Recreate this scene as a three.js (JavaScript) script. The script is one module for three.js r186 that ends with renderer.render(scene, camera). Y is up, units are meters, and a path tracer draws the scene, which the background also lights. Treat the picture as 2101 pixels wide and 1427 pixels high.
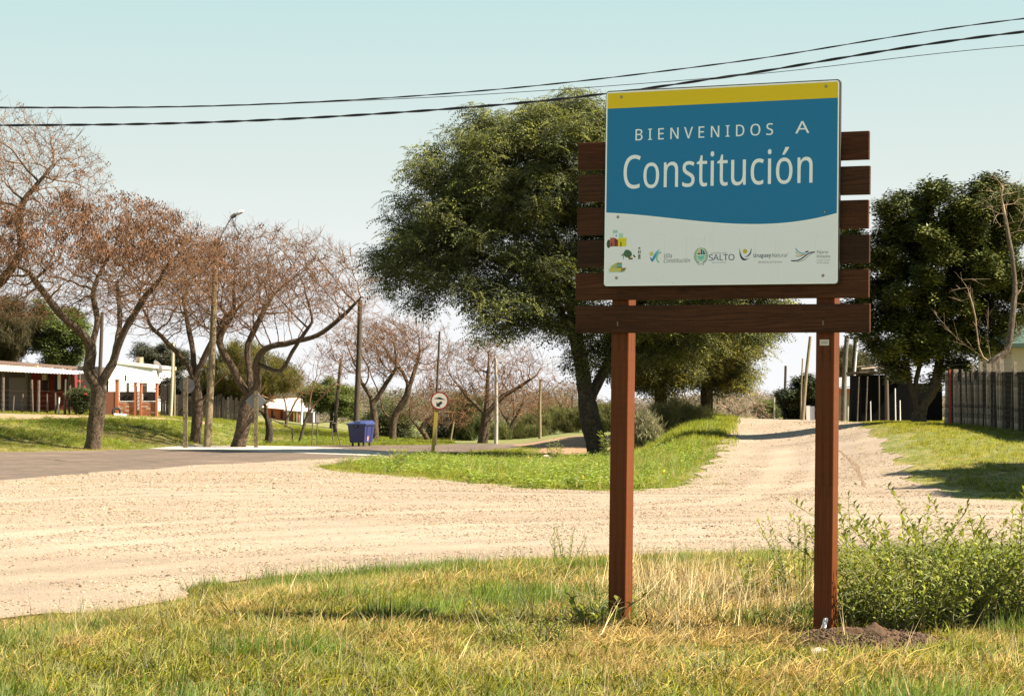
import * as THREE from 'three';
import { RoundedBoxGeometry } from 'three/addons/geometries/RoundedBoxGeometry.js';

// ------------------------------------------------------------------ camera, sky, sun, exposure
const scene = new THREE.Scene();
const camera = new THREE.PerspectiveCamera(20.224, 2101 / 1427, 0.1, 6000);
camera.position.set(0, 1.5, 0);
camera.lookAt(0, 1.5 + Math.tan(1.9545 * Math.PI / 180) * 100, -100);
const renderer = new THREE.WebGLRenderer({ antialias: true });
renderer.toneMapping = THREE.LinearToneMapping;
renderer.toneMappingExposure = 3.3;
renderer.shadowMap.enabled = true;
{
  // clear late-winter sky: whitish at the horizon, pale cyan above it, deeper blue overhead
  const W = 64, Hh = 512, a = new Float32Array(W * Hh * 4);
  const stops = [[-90, .155, .147, .13], [-2, .236, .232, .228], [0, .300, .299, .304], [3, .284, .288, .291], [7, .230, .256, .246], [12, .174, .238, .238], [25, .124, .176, .194], [50, .080, .119, .157], [90, .060, .096, .148]];
  for (let j = 0; j < Hh; j++) {
    const el = (j + .5) / Hh * 180 - 90;
    let k = 0; while (k < stops.length - 2 && el > stops[k + 1][0]) k++;
    const A = stops[k], B = stops[k + 1], t = Math.min(1, Math.max(0, (el - A[0]) / (B[0] - A[0])));
    for (let i = 0; i < W; i++) { const o = (j * W + i) * 4; for (let c = 0; c < 3; c++) a[o + c] = A[c + 1] + (B[c + 1] - A[c + 1]) * t; a[o + 3] = 1; }
  }
  const sky = new THREE.DataTexture(a, W, Hh, THREE.RGBAFormat, THREE.FloatType);
  sky.mapping = THREE.EquirectangularReflectionMapping; sky.magFilter = THREE.LinearFilter; sky.minFilter = THREE.LinearFilter; sky.needsUpdate = true;
  scene.background = sky; scene.environment = sky;
}
const SUN_EL = 49 * Math.PI / 180, SUN_AZ = 12 * Math.PI / 180;      // from the right, a little from the viewer's side
const sunDir = new THREE.Vector3(Math.cos(SUN_EL) * Math.cos(SUN_AZ), Math.sin(SUN_EL), Math.cos(SUN_EL) * Math.sin(SUN_AZ));
const sun = new THREE.DirectionalLight(new THREE.Color().setRGB(1, .885, .73), 5);
sun.position.copy(sunDir).multiplyScalar(150).add(new THREE.Vector3(0, 0, -60)); sun.target.position.set(0, 0, -60);
sun.castShadow = true; sun.shadow.mapSize.set(4096, 4096); sun.shadow.radius = 1;
Object.assign(sun.shadow.camera, { left: -120, right: 120, top: 120, bottom: -120, near: 1, far: 400 });
scene.add(sun, sun.target);

// ------------------------------------------------------------------ small tools
function mulberry(a) { return () => { a |= 0; a = a + 0x6D2B79F5 | 0; let t = Math.imul(a ^ a >>> 15, 1 | a); t = t + Math.imul(t ^ t >>> 7, 61 | t) ^ t; return ((t ^ t >>> 14) >>> 0) / 4294967296; }; }
const ss = (a, b, x) => { const t = Math.min(1, Math.max(0, (x - a) / (b - a))); return t * t * (3 - 2 * t); };
const lerp = (a, b, t) => a + (b - a) * t;
function tab(T, x) { if (x <= T[0][0]) return T[0][1]; for (let i = 1; i < T.length; i++) if (x <= T[i][0]) return lerp(T[i - 1][1], T[i][1], (x - T[i - 1][0]) / (T[i][0] - T[i - 1][0])); return T[T.length - 1][1]; }
function h2(x, y, s = 0) { let n = Math.imul(x, 374761393) + Math.imul(y, 668265263) + Math.imul(s, 974634777) | 0; n = Math.imul(n ^ n >>> 13, 1274126177); return ((n ^ n >>> 16) >>> 0) / 4294967296; }
function vn(x, y, s = 0, per = 0) {
  const xi = Math.floor(x), yi = Math.floor(y), fx = x - xi, fy = y - yi, u = fx * fx * (3 - 2 * fx), v = fy * fy * (3 - 2 * fy);
  const w = per ? (k) => ((k % per) + per) % per : (k) => k;
  const a = h2(w(xi), w(yi), s), b = h2(w(xi + 1), w(yi), s), c = h2(w(xi), w(yi + 1), s), d = h2(w(xi + 1), w(yi + 1), s);
  return lerp(lerp(a, b, u), lerp(c, d, u), v);
}
const fbm = (x, y, s = 0, o = 4) => { let r = 0, a = .5, t = 0; for (let i = 0; i < o; i++) { r += a * vn(x, y, s + i * 17); t += a; a *= .5; x *= 2.03; y *= 2.03; } return r / t; };
const V = (x, y, z) => new THREE.Vector3(x, y, z);
const C = (r, g, b) => new THREE.Color().setRGB(r, g, b);
const used = new Map();
function numbered(name) { const n = used.get(name) || 0; used.set(name, n + 1); return n ? `${name}_${String(n).padStart(3, '0')}` : name; }
function finish(o) { o.traverse((m) => { if (m.isMesh) { m.castShadow = true; m.receiveShadow = true; } }); return o; }
function thing(name, label, category, [x, y, z] = [0, 0, 0], turn = 0, group) {
  const o = new THREE.Group(); o.name = numbered(name); o.position.set(x, y, z); o.rotation.y = turn; scene.add(o);
  o.userData = { label, category }; if (group) o.userData.group = group; return o;
}
function part(name, geometry, material, parent, label) {
  const m = new THREE.Mesh(geometry, material); m.name = name; m.castShadow = m.receiveShadow = true; if (label) m.userData.label = label; parent.add(m); return m;
}
function structure(name, geometry, material) { const m = new THREE.Mesh(geometry, material); m.name = numbered(name); m.userData.kind = 'structure'; m.castShadow = m.receiveShadow = true; scene.add(m); return m; }
// merges pieces of ONE part into one geometry
class MB {
  constructor(colors = false) { this.p = []; this.n = []; this.u = []; this.i = []; this.c = colors ? [] : null; this.col = [1, 1, 1]; this.o = V(0, 0, 0); }
  from(g) { this.o = g.position; return this; }      // points given in the place, kept relative to the thing
  get count() { return this.p.length / 3; }
  v(x, y, z, nx, ny, nz, u = 0, w = 0) { this.p.push(x - this.o.x, y - this.o.y, z - this.o.z); this.n.push(nx, ny, nz); this.u.push(u, w); if (this.c) this.c.push(this.col[0], this.col[1], this.col[2]); return this.p.length / 3 - 1; }
  tri(a, b, c) { this.i.push(a, b, c); }
  quad(a, b, c, d) {                                     // four points, flat
    const e = b.clone().sub(a), f = d.clone().sub(a), n = e.cross(f).normalize(), l1 = a.distanceTo(b), l2 = a.distanceTo(d);
    const k = this.v(a.x, a.y, a.z, n.x, n.y, n.z, 0, 0); this.v(b.x, b.y, b.z, n.x, n.y, n.z, l1, 0); this.v(c.x, c.y, c.z, n.x, n.y, n.z, l1, l2); this.v(d.x, d.y, d.z, n.x, n.y, n.z, 0, l2);
    this.i.push(k, k + 1, k + 2, k, k + 2, k + 3); return this;
  }
  hex(q) {                                              // eight corners: bottom 0..3, top 4..7 (counter-clockwise from above)
    const P = q.map((a) => V(...a));
    this.quad(P[0], P[1], P[5], P[4]).quad(P[1], P[2], P[6], P[5]).quad(P[2], P[3], P[7], P[6]).quad(P[3], P[0], P[4], P[7]).quad(P[4], P[5], P[6], P[7]).quad(P[3], P[2], P[1], P[0]); return this;
  }
  box(x0, x1, y0, y1, z0, z1) { return this.hex([[x0, y0, z1], [x1, y0, z1], [x1, y0, z0], [x0, y0, z0], [x0, y1, z1], [x1, y1, z1], [x1, y1, z0], [x0, y1, z0]]); }
  tube(a, b, r0, r1, sides = 6, caps = false) {
    const d = V(b[0] - a[0], b[1] - a[1], b[2] - a[2]), L = d.length() || 1e-6; d.divideScalar(L);
    const s = Math.abs(d.y) < .9 ? V(0, 1, 0).cross(d).normalize() : V(1, 0, 0).cross(d).normalize(), t = d.clone().cross(s);
    const k = this.count;
    for (let i = 0; i <= sides; i++) {
      const g = i / sides * Math.PI * 2, cx = Math.cos(g), sx = Math.sin(g), nx = s.x * cx + t.x * sx, ny = s.y * cx + t.y * sx, nz = s.z * cx + t.z * sx;
      const k0 = this.gnarl ? r0 * (1 + this.gnarl * (vn(a[0] * 2 + nx * 1.3 + a[2], a[1] * 2.2 + nz * 1.3, 6) - .5)) : r0, k1 = this.gnarl ? r1 * (1 + this.gnarl * (vn(b[0] * 2 + nx * 1.3 + b[2], b[1] * 2.2 + nz * 1.3, 6) - .5)) : r1, v0 = this.gnarl ? a[1] : 0;
      this.v(a[0] + nx * k0, a[1] + ny * k0, a[2] + nz * k0, nx, ny, nz, i / sides, v0); this.v(b[0] + nx * k1, b[1] + ny * k1, b[2] + nz * k1, nx, ny, nz, i / sides, v0 + L);
    }
    for (let i = 0; i < sides; i++) { const o = k + i * 2; this.i.push(o, o + 2, o + 1, o + 1, o + 2, o + 3); }
    if (caps) for (const [q, r, sg, dir] of [[a, r0, -1, 0], [b, r1, 1, 1]]) {
      const c0 = this.v(q[0], q[1], q[2], d.x * sg, d.y * sg, d.z * sg), k2 = this.count;
      for (let i = 0; i <= sides; i++) { const g = i / sides * Math.PI * 2, cx = Math.cos(g), sx = Math.sin(g); this.v(q[0] + (s.x * cx + t.x * sx) * r, q[1] + (s.y * cx + t.y * sx) * r, q[2] + (s.z * cx + t.z * sx) * r, d.x * sg, d.y * sg, d.z * sg); }
      for (let i = 0; i < sides; i++) dir ? this.i.push(c0, k2 + i, k2 + i + 1) : this.i.push(c0, k2 + i + 1, k2 + i);
    }
    return this;
  }
  path(pts, rs, sides = 6, caps = true) { for (let i = 0; i + 1 < pts.length; i++) this.tube(pts[i], pts[i + 1], Array.isArray(rs) ? rs[i] : rs, Array.isArray(rs) ? rs[i + 1] : rs, sides, caps); return this; }
  geo() {
    const g = new THREE.BufferGeometry(); g.setAttribute('position', new THREE.Float32BufferAttribute(this.p, 3)); g.setAttribute('normal', new THREE.Float32BufferAttribute(this.n, 3)); g.setAttribute('uv', new THREE.Float32BufferAttribute(this.u, 2));
    if (this.c) g.setAttribute('color', new THREE.Float32BufferAttribute(this.c, 3)); g.setIndex(this.i); return g;
  }
  build(name, material, parent, label) { return part(name, this.geo(), material, parent, label); }
}
// computed textures (tileable, size in texels; f gives linear colour)
const enc = (v) => { v = Math.min(1, Math.max(0, v)); return 255 * (v <= .0031308 ? v * 12.92 : 1.055 * Math.pow(v, 1 / 2.4) - .055); };
function tex(w, h, f) {
  const a = new Uint8Array(w * h * 4);
  for (let j = 0; j < h; j++) for (let i = 0; i < w; i++) { const c = f(i / w, j / h), o = (j * w + i) * 4; a[o] = enc(c[0]); a[o + 1] = enc(c[1]); a[o + 2] = enc(c[2]); a[o + 3] = 255; }
  const t = new THREE.DataTexture(a, w, h); t.colorSpace = THREE.SRGBColorSpace; t.wrapS = t.wrapT = THREE.RepeatWrapping; t.magFilter = THREE.LinearFilter; t.minFilter = THREE.LinearMipmapLinearFilter; t.generateMipmaps = true; t.needsUpdate = true; return t;
}
function gray(w, h, f) {
  const a = new Uint8Array(w * h * 4);
  for (let j = 0; j < h; j++) for (let i = 0; i < w; i++) { const c = 255 * Math.min(1, Math.max(0, f(i / w, j / h))), o = (j * w + i) * 4; a[o] = a[o + 1] = a[o + 2] = c; a[o + 3] = 255; }
  const t = new THREE.DataTexture(a, w, h); t.wrapS = t.wrapT = THREE.RepeatWrapping; t.magFilter = THREE.LinearFilter; t.needsUpdate = true; return t;
}
const at = (t, rx, ry) => { const k = t.clone(); k.repeat.set(rx, ry); k.needsUpdate = true; return k; };
const std = (c, rough = .9, extra = {}) => new THREE.MeshStandardMaterial({ color: c, roughness: rough, ...extra });
const leafMat = (through = .4, rough = .75, extra = {}) => new THREE.MeshPhysicalMaterial({ color: 0xffffff, roughness: rough, transmission: through, thickness: 0, side: THREE.DoubleSide, ...extra });
// stuff: copies nobody could count
function spread(name, geometry, material, list, parent) {
  const m = new THREE.InstancedMesh(geometry, material, list.length); m.name = parent ? name : numbered(name); m.userData.kind = 'stuff';
  const M = new THREE.Matrix4(), q = new THREE.Quaternion(), e = new THREE.Euler(), p = V(0, 0, 0), s = V(1, 1, 1), c = new THREE.Color();
  list.forEach((k, i) => { e.set(k.rx || 0, k.ry || 0, k.rz || 0, 'YXZ'); q.setFromEuler(e); p.set(k.x, k.y, k.z); const w = k.s; Array.isArray(w) ? s.set(w[0], w[1], w[2]) : s.set(w, w, w); M.compose(p, q, s); m.setMatrixAt(i, M); c.setRGB(k.c[0], k.c[1], k.c[2]); m.setColorAt(i, c); });
  m.castShadow = m.receiveShadow = true; (parent || scene).add(m); return m;
}

// ------------------------------------------------------------------ the ground
const EDGE = [[-.5, 13.2], [-.2626, 14.1], [-.2126, 14.8], [-.18, 15.6], [-.1626, 16.4], [-.1026, 17.6], [-.0376, 19], [.0124, 19.9], [.0624, 20.5], [.147, 20.7], [.2626, 21.3], [.5, 22]];
const FOOT = [[-.5, 72], [-.2626, 77], [-.215, 81.5], [-.18, 86], [-.145, 95], [-.1, 95], [0, 95]];
const BANK = [[-.5, 1.5], [-.148, 1.5], [-.125, 1.05], [-.1, .72], [-.075, .34], [-.05, .08], [-.03, 0]];
function H(x, z) {
  const d = Math.max(-z, 6), s = Math.min(.5, Math.max(-.5, x / d));
  let h = .25 * ss(0, 5, tab(EDGE, s) - d);                                        // the verge the welcome sign stands on
  const f = d - tab(FOOT, s);
  h += tab(BANK, s) * (.68 * ss(0, 14, f) + .42 * Math.min(1.1, Math.max(0, (f - 10) / 22)));   // the bank beyond the road
  const t = ss(.11, .22, s), w = ss(.055, .115, s);
  h += w * 1.2 * ss(38 - 6 * t, 92 - 30 * t, d);                                   // the gravel lane climbs away
  h += .3 * Math.exp(-(((s - .085) / .025) ** 2)) * ss(45, 75, d);
  h -= .28 * Math.exp(-(((s - .01) / .07) ** 2)) * ss(46, 74, d) * (1 - ss(85, 90, d));   // ditch
  h += .4 * ss(0, .035, s) * ss(86, 96, d) * (1 - w);
  return h;
}
const bumpy = (x, z) => { const d = -z, g = ss(7, 10, d); return g * (.03 * (fbm(x * .7, z * .7, 3, 3) - .5) * (d < 30 ? 1 : 0) + (fbm(x * .25, z * .25, 5, 3) - .5) * .07 * ss(30, 45, d)); };
const GH = (x, z) => H(x, z) + bumpy(x, z);
const cols = [], rows = [];
for (let s = -.36; s <= .3601; s += .0036) cols.push(s);
for (let s = .385, st = .03; s < 8; s += st, st *= 1.28) { cols.push(s); cols.unshift(-s); }
for (let d = 6; d < 118; d *= 1.008) rows.push(d);
for (let d = 120; d < 4000; d *= 1.13) rows.push(d);
const NC = cols.length, NR = rows.length, gp = new Float32Array(NC * NR * 3), gn = new Float32Array(NC * NR * 3);
for (let j = 0; j < NR; j++) for (let i = 0; i < NC; i++) {
  const o = (j * NC + i) * 3, z = -rows[j], x = cols[i] * rows[j]; gp[o] = x; gp[o + 1] = GH(x, z); gp[o + 2] = z;
  const e = Math.max(.15, rows[j] * .006), nx = GH(x - e, z) - GH(x + e, z), nz = GH(x, z - e) - GH(x, z + e), l = Math.hypot(nx, 2 * e, nz); gn[o] = nx / l; gn[o + 1] = 2 * e / l; gn[o + 2] = nz / l;
}
function polyDist(P) {                                   // signed distance to a closed outline in metres, positive inside
  const n = P.length / 2; let x0 = 1e9, x1 = -1e9, z0 = 1e9, z1 = -1e9;
  for (let i = 0; i < n; i++) { x0 = Math.min(x0, P[i * 2]); x1 = Math.max(x1, P[i * 2]); z0 = Math.min(z0, P[i * 2 + 1]); z1 = Math.max(z1, P[i * 2 + 1]); }
  const f = (x, z) => {
    if (x < x0 - 6 || x > x1 + 6 || z < z0 - 6 || z > z1 + 6) return -6;
    let m = 1e9, ins = false;
    for (let i = 0, j = n - 1; i < n; j = i++) {
      const ax = P[j * 2], az = P[j * 2 + 1], bx = P[i * 2], bz = P[i * 2 + 1], dx = bx - ax, dz = bz - az, t = Math.min(1, Math.max(0, ((x - ax) * dx + (z - az) * dz) / (dx * dx + dz * dz)));
      const ex = ax + dx * t - x, ez = az + dz * t - z; m = Math.min(m, ex * ex + ez * ez);
      if ((az > z) !== (bz > z) && x < (bx - ax) * (z - az) / (bz - az) + ax) ins = !ins;
    }
    return ins ? Math.sqrt(m) : -Math.sqrt(m);
  };
  f.box = [x0, x1, z0, z1]; return f;
}
function sheet(name, field, lift, material, tint, rowMax = 1e9) {
  const p = [], n = [], u = [], c = [], F = new Float32Array(NC * NR).fill(-9);
  const b = field.box || [-1e9, 1e9, -1e9, 1e9];
  for (let j = 0; j < NR; j++) { if (rows[j] > rowMax || -rows[j] < b[2] - 8 || -rows[j] > b[3] + 8) continue; for (let i = 0; i < NC; i++) { const o = j * NC + i; F[o] = field(gp[o * 3], gp[o * 3 + 2]); } }
  const put = (q) => { p.push(q[0], q[1] + lift, q[2]); n.push(q[3], q[4], q[5]); u.push(q[0], -q[2]); const t = tint ? tint(q[0], q[2]) : [1, 1, 1]; c.push(t[0], t[1], t[2]); };
  const vert = (o) => [gp[o * 3], gp[o * 3 + 1], gp[o * 3 + 2], gn[o * 3], gn[o * 3 + 1], gn[o * 3 + 2], F[o]];
  const clip = (a, b2, c2) => {
    const T = [a, b2, c2], R = [];
    for (let i = 0; i < 3; i++) { const A = T[i], B = T[(i + 1) % 3]; if (A[6] > 0) R.push(A); if ((A[6] > 0) !== (B[6] > 0)) { const t = A[6] / (A[6] - B[6]); R.push(A.map((v, k) => v + (B[k] - v) * t)); } }
    for (let i = 1; i + 1 < R.length; i++) { put(R[0]); put(R[i]); put(R[i + 1]); }
  };
  for (let j = 0; j + 1 < NR; j++) for (let i = 0; i + 1 < NC; i++) {
    const o = j * NC + i; if (F[o] <= 0 && F[o + 1] <= 0 && F[o + NC] <= 0 && F[o + NC + 1] <= 0) continue;
    const A = vert(o), B = vert(o + 1), D = vert(o + NC), E = vert(o + NC + 1); clip(A, B, E); clip(A, E, D);
  }
  const g = new THREE.BufferGeometry(); g.setAttribute('position', new THREE.Float32BufferAttribute(p, 3)); g.setAttribute('normal', new THREE.Float32BufferAttribute(n, 3)); g.setAttribute('uv', new THREE.Float32BufferAttribute(u, 2)); g.setAttribute('color', new THREE.Float32BufferAttribute(c, 3));
  return structure(name, g, material);
}
// surface textures -------------------------------------------------
function stones(period, seed) {                          // periodic cell noise: [distance to nearest, to second, id]
  return (u, v) => {
    const x = u * period, y = v * period, xi = Math.floor(x), yi = Math.floor(y); let a = 9, b = 9, id = 0;
    for (let j = -1; j <= 1; j++) for (let i = -1; i <= 1; i++) {
      const cx = ((xi + i) % period + period) % period, cy = ((yi + j) % period + period) % period, px = xi + i + h2(cx, cy, seed), py = yi + j + h2(cx, cy, seed + 1), d = Math.hypot(px - x, py - y);
      if (d < a) { b = a; a = d; id = h2(cx, cy, seed + 2); } else if (d < b) b = d;
    }
    return [a, b, id];
  };
}
const st = stones(96, 41), st2 = stones(44, 71);
const gravelMap = tex(1024, 1024, (u, v) => {
  const [a, b, id] = st(u, v), [a2, b2, id2] = st2(u, v), n = vn(u * 12, v * 12, 7, 12), fine = vn(u * 256, v * 256, 9, 256);
  let k = .86 + .2 * (id - .5) + .12 * (n - .5) + .1 * (fine - .5); if (b - a < .14 && id > .3) k *= .76; if (id2 > .84 && a2 < .34) k *= .72 + .4 * (id2 - .84) / .16;
  const w = .05 * (id2 - .5); return [.345 * k, .272 * k * (1 - w), .197 * k * (1 - 2.4 * w)];
});
const gravelBump = gray(1024, 1024, (u, v) => { const [a, b, id] = st(u, v), [a2, , id2] = st2(u, v); return .25 + .5 * id * Math.min(1, (b - a) * 3) + (id2 > .84 && a2 < .34 ? .25 : 0); });
const asphaltMap = tex(512, 512, (u, v) => { const n = vn(u * 200, v * 200, 3, 200), m = vn(u * 9, v * 9, 4, 9), q = vn(u * 70, v * 70, 6, 70), k = .8 + .5 * (n - .5) + .5 * (m - .5) + (q > .8 ? .5 : 0); return [.112 * k, .080 * k, .056 * k]; });
const concreteMap = tex(512, 512, (u, v) => { const n = vn(u * 160, v * 160, 3, 160), m = vn(u * 8, v * 8, 4, 8), k = .9 + .15 * (n - .5) + .22 * (m - .5); return [.40 * k, .37 * k, .32 * k]; });
const turfMap = tex(1024, 1024, (u, v) => { const m = vn(u * 14, v * 14, 3, 14), n = vn(u * 60, v * 60, 5, 60), f = vn(u * 330, v * 330, 6, 330), t = ss(.3, .7, .55 * m + .45 * n), k = .7 + .6 * (f - .3); return [lerp(.125, .25, t) * k, lerp(.145, .195, t) * k, lerp(.022, .065, t) * k]; });
const dirtMap = tex(512, 512, (u, v) => { const n = vn(u * 120, v * 120, 3, 120), m = vn(u * 10, v * 10, 4, 10), k = .85 + .3 * (n - .5) + .3 * (m - .5); return [.33 * k, .215 * k, .12 * k]; });

// outlines on the ground, in metres ---------------------------------
const gravelArea = polyDist([-6.027, -12.418, -4.49, -13.359, -3.714, -14.199, -3.428, -14.64, -3.138, -14.82, -2.803, -15.62, -2.67, -16.481, -2.249, -17.021, -1.812, -17.721, -0.717, -19.122, 0.246, -19.943, 1.279, -20.563, 3.054, -20.783, 5.573, -21.284, 7.914, -21.904, 11.951, -22.304,
  16.132, -30.089, 11.451, -31.67, 8.646, -32.99, 7.753, -34.17, 7.996, -38.169, 8.783, -44.005, 9.809, -51.378, 10.808, -58.913, 13.36, -75.35, 15.4, -90, 19, -140, 13.0, -140, 10.6, -95, 8.85, -80, 7.819, -71.713, 6.963, -64.318, 5.661, -54.574, 4.08, -43.776, 3.407, -39.294, 2.37, -38.073, 1.238, -38.313, 0.193, -39.574, -0.526, -41.775, -0.93, -41.195, -1.91, -44.897, -2.987, -47.779, -4.179, -50.661, -5.487, -54.883, -5.426, -60.287, -4.667, -66.642, -3.812, -76.15, -3.766, -82.654, -4.15, -82.904, -5.182, -71.445, -6.701, -65.39, -9.214, -56.744, -10.64, -50.12, -11.682, -44.557, -13.248, -39.314, -15.409, -31.67]);
const asphaltArea = polyDist([-14.639, -30.089, -12.512, -37.133, -11.267, -42.976, -10.215, -48.119, -8.879, -54.683, -6.481, -63.238, -4.997, -68.893, -4, -79.902, -1.972, -87.256, 0.211, -88.954, 1.5, -93.5, 3.2, -101, -2.6, -98.5, -6.6, -94.2, -9, -94.0, -11.4, -94.4, -13.0, -95.0, -14.597, -85.901, -17.255, -81.248, -20.314, -77.446, -24.427, -72.443, -30.818, -63.288]);
const concreteArea = polyDist([-15.873, -84.7, -15.696, -87.851, -15.0, -92.6, -13.4, -94.6, -11.416, -93.205, -9.2, -89.753, -6.126, -84.453, -4.178, -83.454, -4.012, -80.953, -5.371, -74.047, -7.717, -75.296, -11.044, -80.348, -14.197, -83.55]);
const pathArea = polyDist([-60, -95, -24.6, -94.5, -23.4, -97, -22.4, -101.3, -19, -102.8, -16.4, -103.2, -16.4, -105.2, -20, -105.6, -26, -106, -60, -108]);
const scarArea = polyDist([0.4, -97, 1.0, -90, 1.7, -85.2, 2.6, -83, 3.9, -82.4, 4.8, -85, 5.2, -93, 4.4, -99, 2.0, -100]);
const rag = (f, a, q, s) => { const g = (x, z) => f(x, z) + a * (fbm(x * q, z * q, s, 4) - .5); g.box = f.box; return g; };
const gravelField = rag(gravelArea, 1.1, .9, 11), asphaltField = rag(asphaltArea, .5, .5, 13), concreteField = rag(concreteArea, .5, .6, 15), pathField = rag(pathArea, 1.6, .5, 17), scarField = rag(scarArea, 2.0, .6, 19);
const isBare = (x, z) => Math.max(gravelField(x, z), asphaltField(x, z), concreteField(x, z), pathField(x, z), scarField(x, z));

const everywhere = () => 1;
sheet('ground', everywhere, 0, std(0xffffff, 1, { map: at(turfMap, .25, .25), vertexColors: true }), (x, z) => { const n = fbm(x * .12, z * .12, 21, 3); return [.85 + .4 * (n - .5), .95, .85]; });
{ const g = new THREE.PlaneGeometry(600, 300, 1, 1); g.rotateX(-Math.PI / 2); g.translate(0, .25, 144); structure('ground', g, std(0xffffff, 1, { map: at(turfMap, 150, 75) })); }
sheet('asphalt_road', asphaltField, .006, std(0xffffff, .95, { map: at(asphaltMap, .4, .4), vertexColors: true }), (x, z) => { const n = fbm(x * .35, z * .6, 23, 4), k = 1 + .5 * ss(.52, .75, n); return [k * 1.02, k, k * .98]; }, 130);
sheet('concrete_apron', concreteField, .012, std(0xffffff, .9, { map: at(concreteMap, .35, .35) }), null, 130);
// where wheels run the stones are pressed in
const wheelLines = [[[-6.953, -22.304], [-4.942, -26.407], [-1.13, -30.089], [2.791, -32.01], [5.719, -43.275], [8.171, -58.489]], [[-6.059, -19.443], [-4.3, -22.985], [-0.974, -25.946], [3.124, -27.867], [8.934, -28.668]], [[-9.879, -31.67], [-6.706, -35.812], [-2.321, -37.133], [4.066, -36.252], [7.514, -47.071], [9.487, -59.402]], [[-5.146, -16.521], [-3.87, -18.262], [-1.816, -20.783], [1.43, -22.985], [7.503, -24.085]]].map((l) => new THREE.CatmullRomCurve3(l.map(([x, z]) => V(x, 0, z))).getPoints(40));
const wheelDist = (x, z) => { let m = 1e9; for (const l of wheelLines) for (let i = 0; i < 40; i++) { const a = l[i], dx = l[i + 1].x - a.x, dz = l[i + 1].z - a.z, t = Math.min(1, Math.max(0, ((x - a.x) * dx + (z - a.z) * dz) / (dx * dx + dz * dz))), e = (a.x + dx * t - x) ** 2 + (a.z + dz * t - z) ** 2; if (e < m) m = e; } return Math.sqrt(m); };
sheet('gravel_road', gravelField, .018, std(0xffffff, 1, { map: at(gravelMap, .36, .36), bumpMap: at(gravelBump, .36, .36), bumpScale: .014, vertexColors: true }), (x, z) => {
  const a = fbm(x * .22 + z * .05, z * .5, 31, 4), b = fbm(x * 1.3, z * 1.3, 33, 3), wd = wheelDist(x, z) + .5 * (b - .5), k = (.93 + .32 * (a - .5) + .22 * (b - .5)) * (1 + .07 * ss(.45, .15, wd)) * (wd > .4 && wd < .95 ? .9 : 1); return [k, k * (.985 + .05 * (a - .5)), k * (.97 + .12 * (a - .5))]; }, 150);
sheet('dirt_path', pathField, .01, std(0xffffff, 1, { map: at(dirtMap, .3, .3) }), null, 130);
sheet('bare_earth_bank', scarField, .01, std(C(.85, .8, .75), 1, { map: at(dirtMap, .3, .3) }), null, 130);

// wheel ruts pressed into the lane
function rut(pts, w, c) {
  const cr = new THREE.CatmullRomCurve3(pts.map(([x, z]) => V(x, 0, z))).getPoints(60), m = new MB(); let k = 0;
  cr.forEach((q, i) => { const a = cr[Math.max(0, i - 1)], b = cr[Math.min(60, i + 1)], dx = b.x - a.x, dz = b.z - a.z, l = Math.hypot(dx, dz) || 1, ww = w * (.4 + 1.1 * vn(i * .5, w * 9, 3)) * Math.min(1, i / 8, (60 - i) / 8); for (const s of [-1, 1]) { const x = q.x - dz / l * ww * s + .05 * (vn(i * .8, 4, s + 5) - .5), z = q.z + dx / l * ww * s; m.v(x, GH(x, z) + .0225, z, 0, 1, 0, x, z); } });
  for (let i = 0; i < 60; i++) { const o = i * 2; m.i.push(o, o + 1, o + 3, o, o + 3, o + 2); } structure('wheel_rut', m.geo(), std(c, 1, { map: at(gravelMap, .36, .36) }));
}
rut([[8.918, -53.185], [8.511, -49.587], [7.963, -45.089], [7.362, -41.111], [6.919, -38.272]], .045, C(.5, .4, .31));
rut([[-18.607, -68.341], [-16.013, -66.09], [-14.082, -62.638], [-12.806, -63.288], [-11.042, -61.387]], .035, C(.16, .14, .12)); rut([[-14.886, -53.702], [-13.768, -55.684], [-12.56, -54.663]], .03, C(.18, .15, .13));
// loose stones on the gravel
{
  const R = mulberry(5), g0 = new THREE.IcosahedronGeometry(1, 0), pa = g0.attributes.position, seen = new Map();
  for (let i = 0; i < pa.count; i++) { const key = [pa.getX(i), pa.getY(i), pa.getZ(i)].map((v) => v.toFixed(3)).join(); if (!seen.has(key)) seen.set(key, .72 + .5 * R()); const k = seen.get(key); pa.setXYZ(i, pa.getX(i) * k, pa.getY(i) * k * .62, pa.getZ(i) * k); }
  g0.computeVertexNormals();
  const list = [];
  for (let n = 0; n < 240000; n++) {
    const d = n < 190000 ? 13 + 37 * Math.pow(R(), .8) : 45 + 38 * R(), x = (R() * 2 - 1) * d * .30, z = -d; if (gravelField(x, z) < .03) continue;
    const cl = fbm(x * .45, z * .8, 61, 3), cl2 = fbm(x * 2.2, z * 2.2, 63, 2); const wd = wheelDist(x, z) + .5 * (cl - .5); if (R() > (ss(.3, .62, cl) * .75 * (.35 + 1.3 * ss(.35, .65, cl2)) + .1) * (.12 + .88 * ss(.12, .5, wd)) * (wd > .4 && wd < .9 ? 1.5 : 1)) continue;
    const big = R(), s = (.0052 + .0085 * big * big + (big > .996 ? .010 : 0)) * (1 + Math.max(0, d - 18) * .016), k = .7 + .5 * R(), w = R();
    list.push({ x, y: GH(x, z) + .018 + s * .12, z, ry: R() * 6.3, rx: (R() - .5) * .7, rz: (R() - .5) * .7, s: [s * (.8 + .7 * R()), s, s * (.8 + .6 * R())], c: w < .24 ? [.13 * k, .085 * k, .05 * k] : w < .55 ? [.31 * k, .215 * k, .125 * k] : [.37 * k, .295 * k, .205 * k] });
  }
  spread('loose_stones', g0, std(0xffffff, 1), list);
  console.log('stones', list.length);
}
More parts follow.
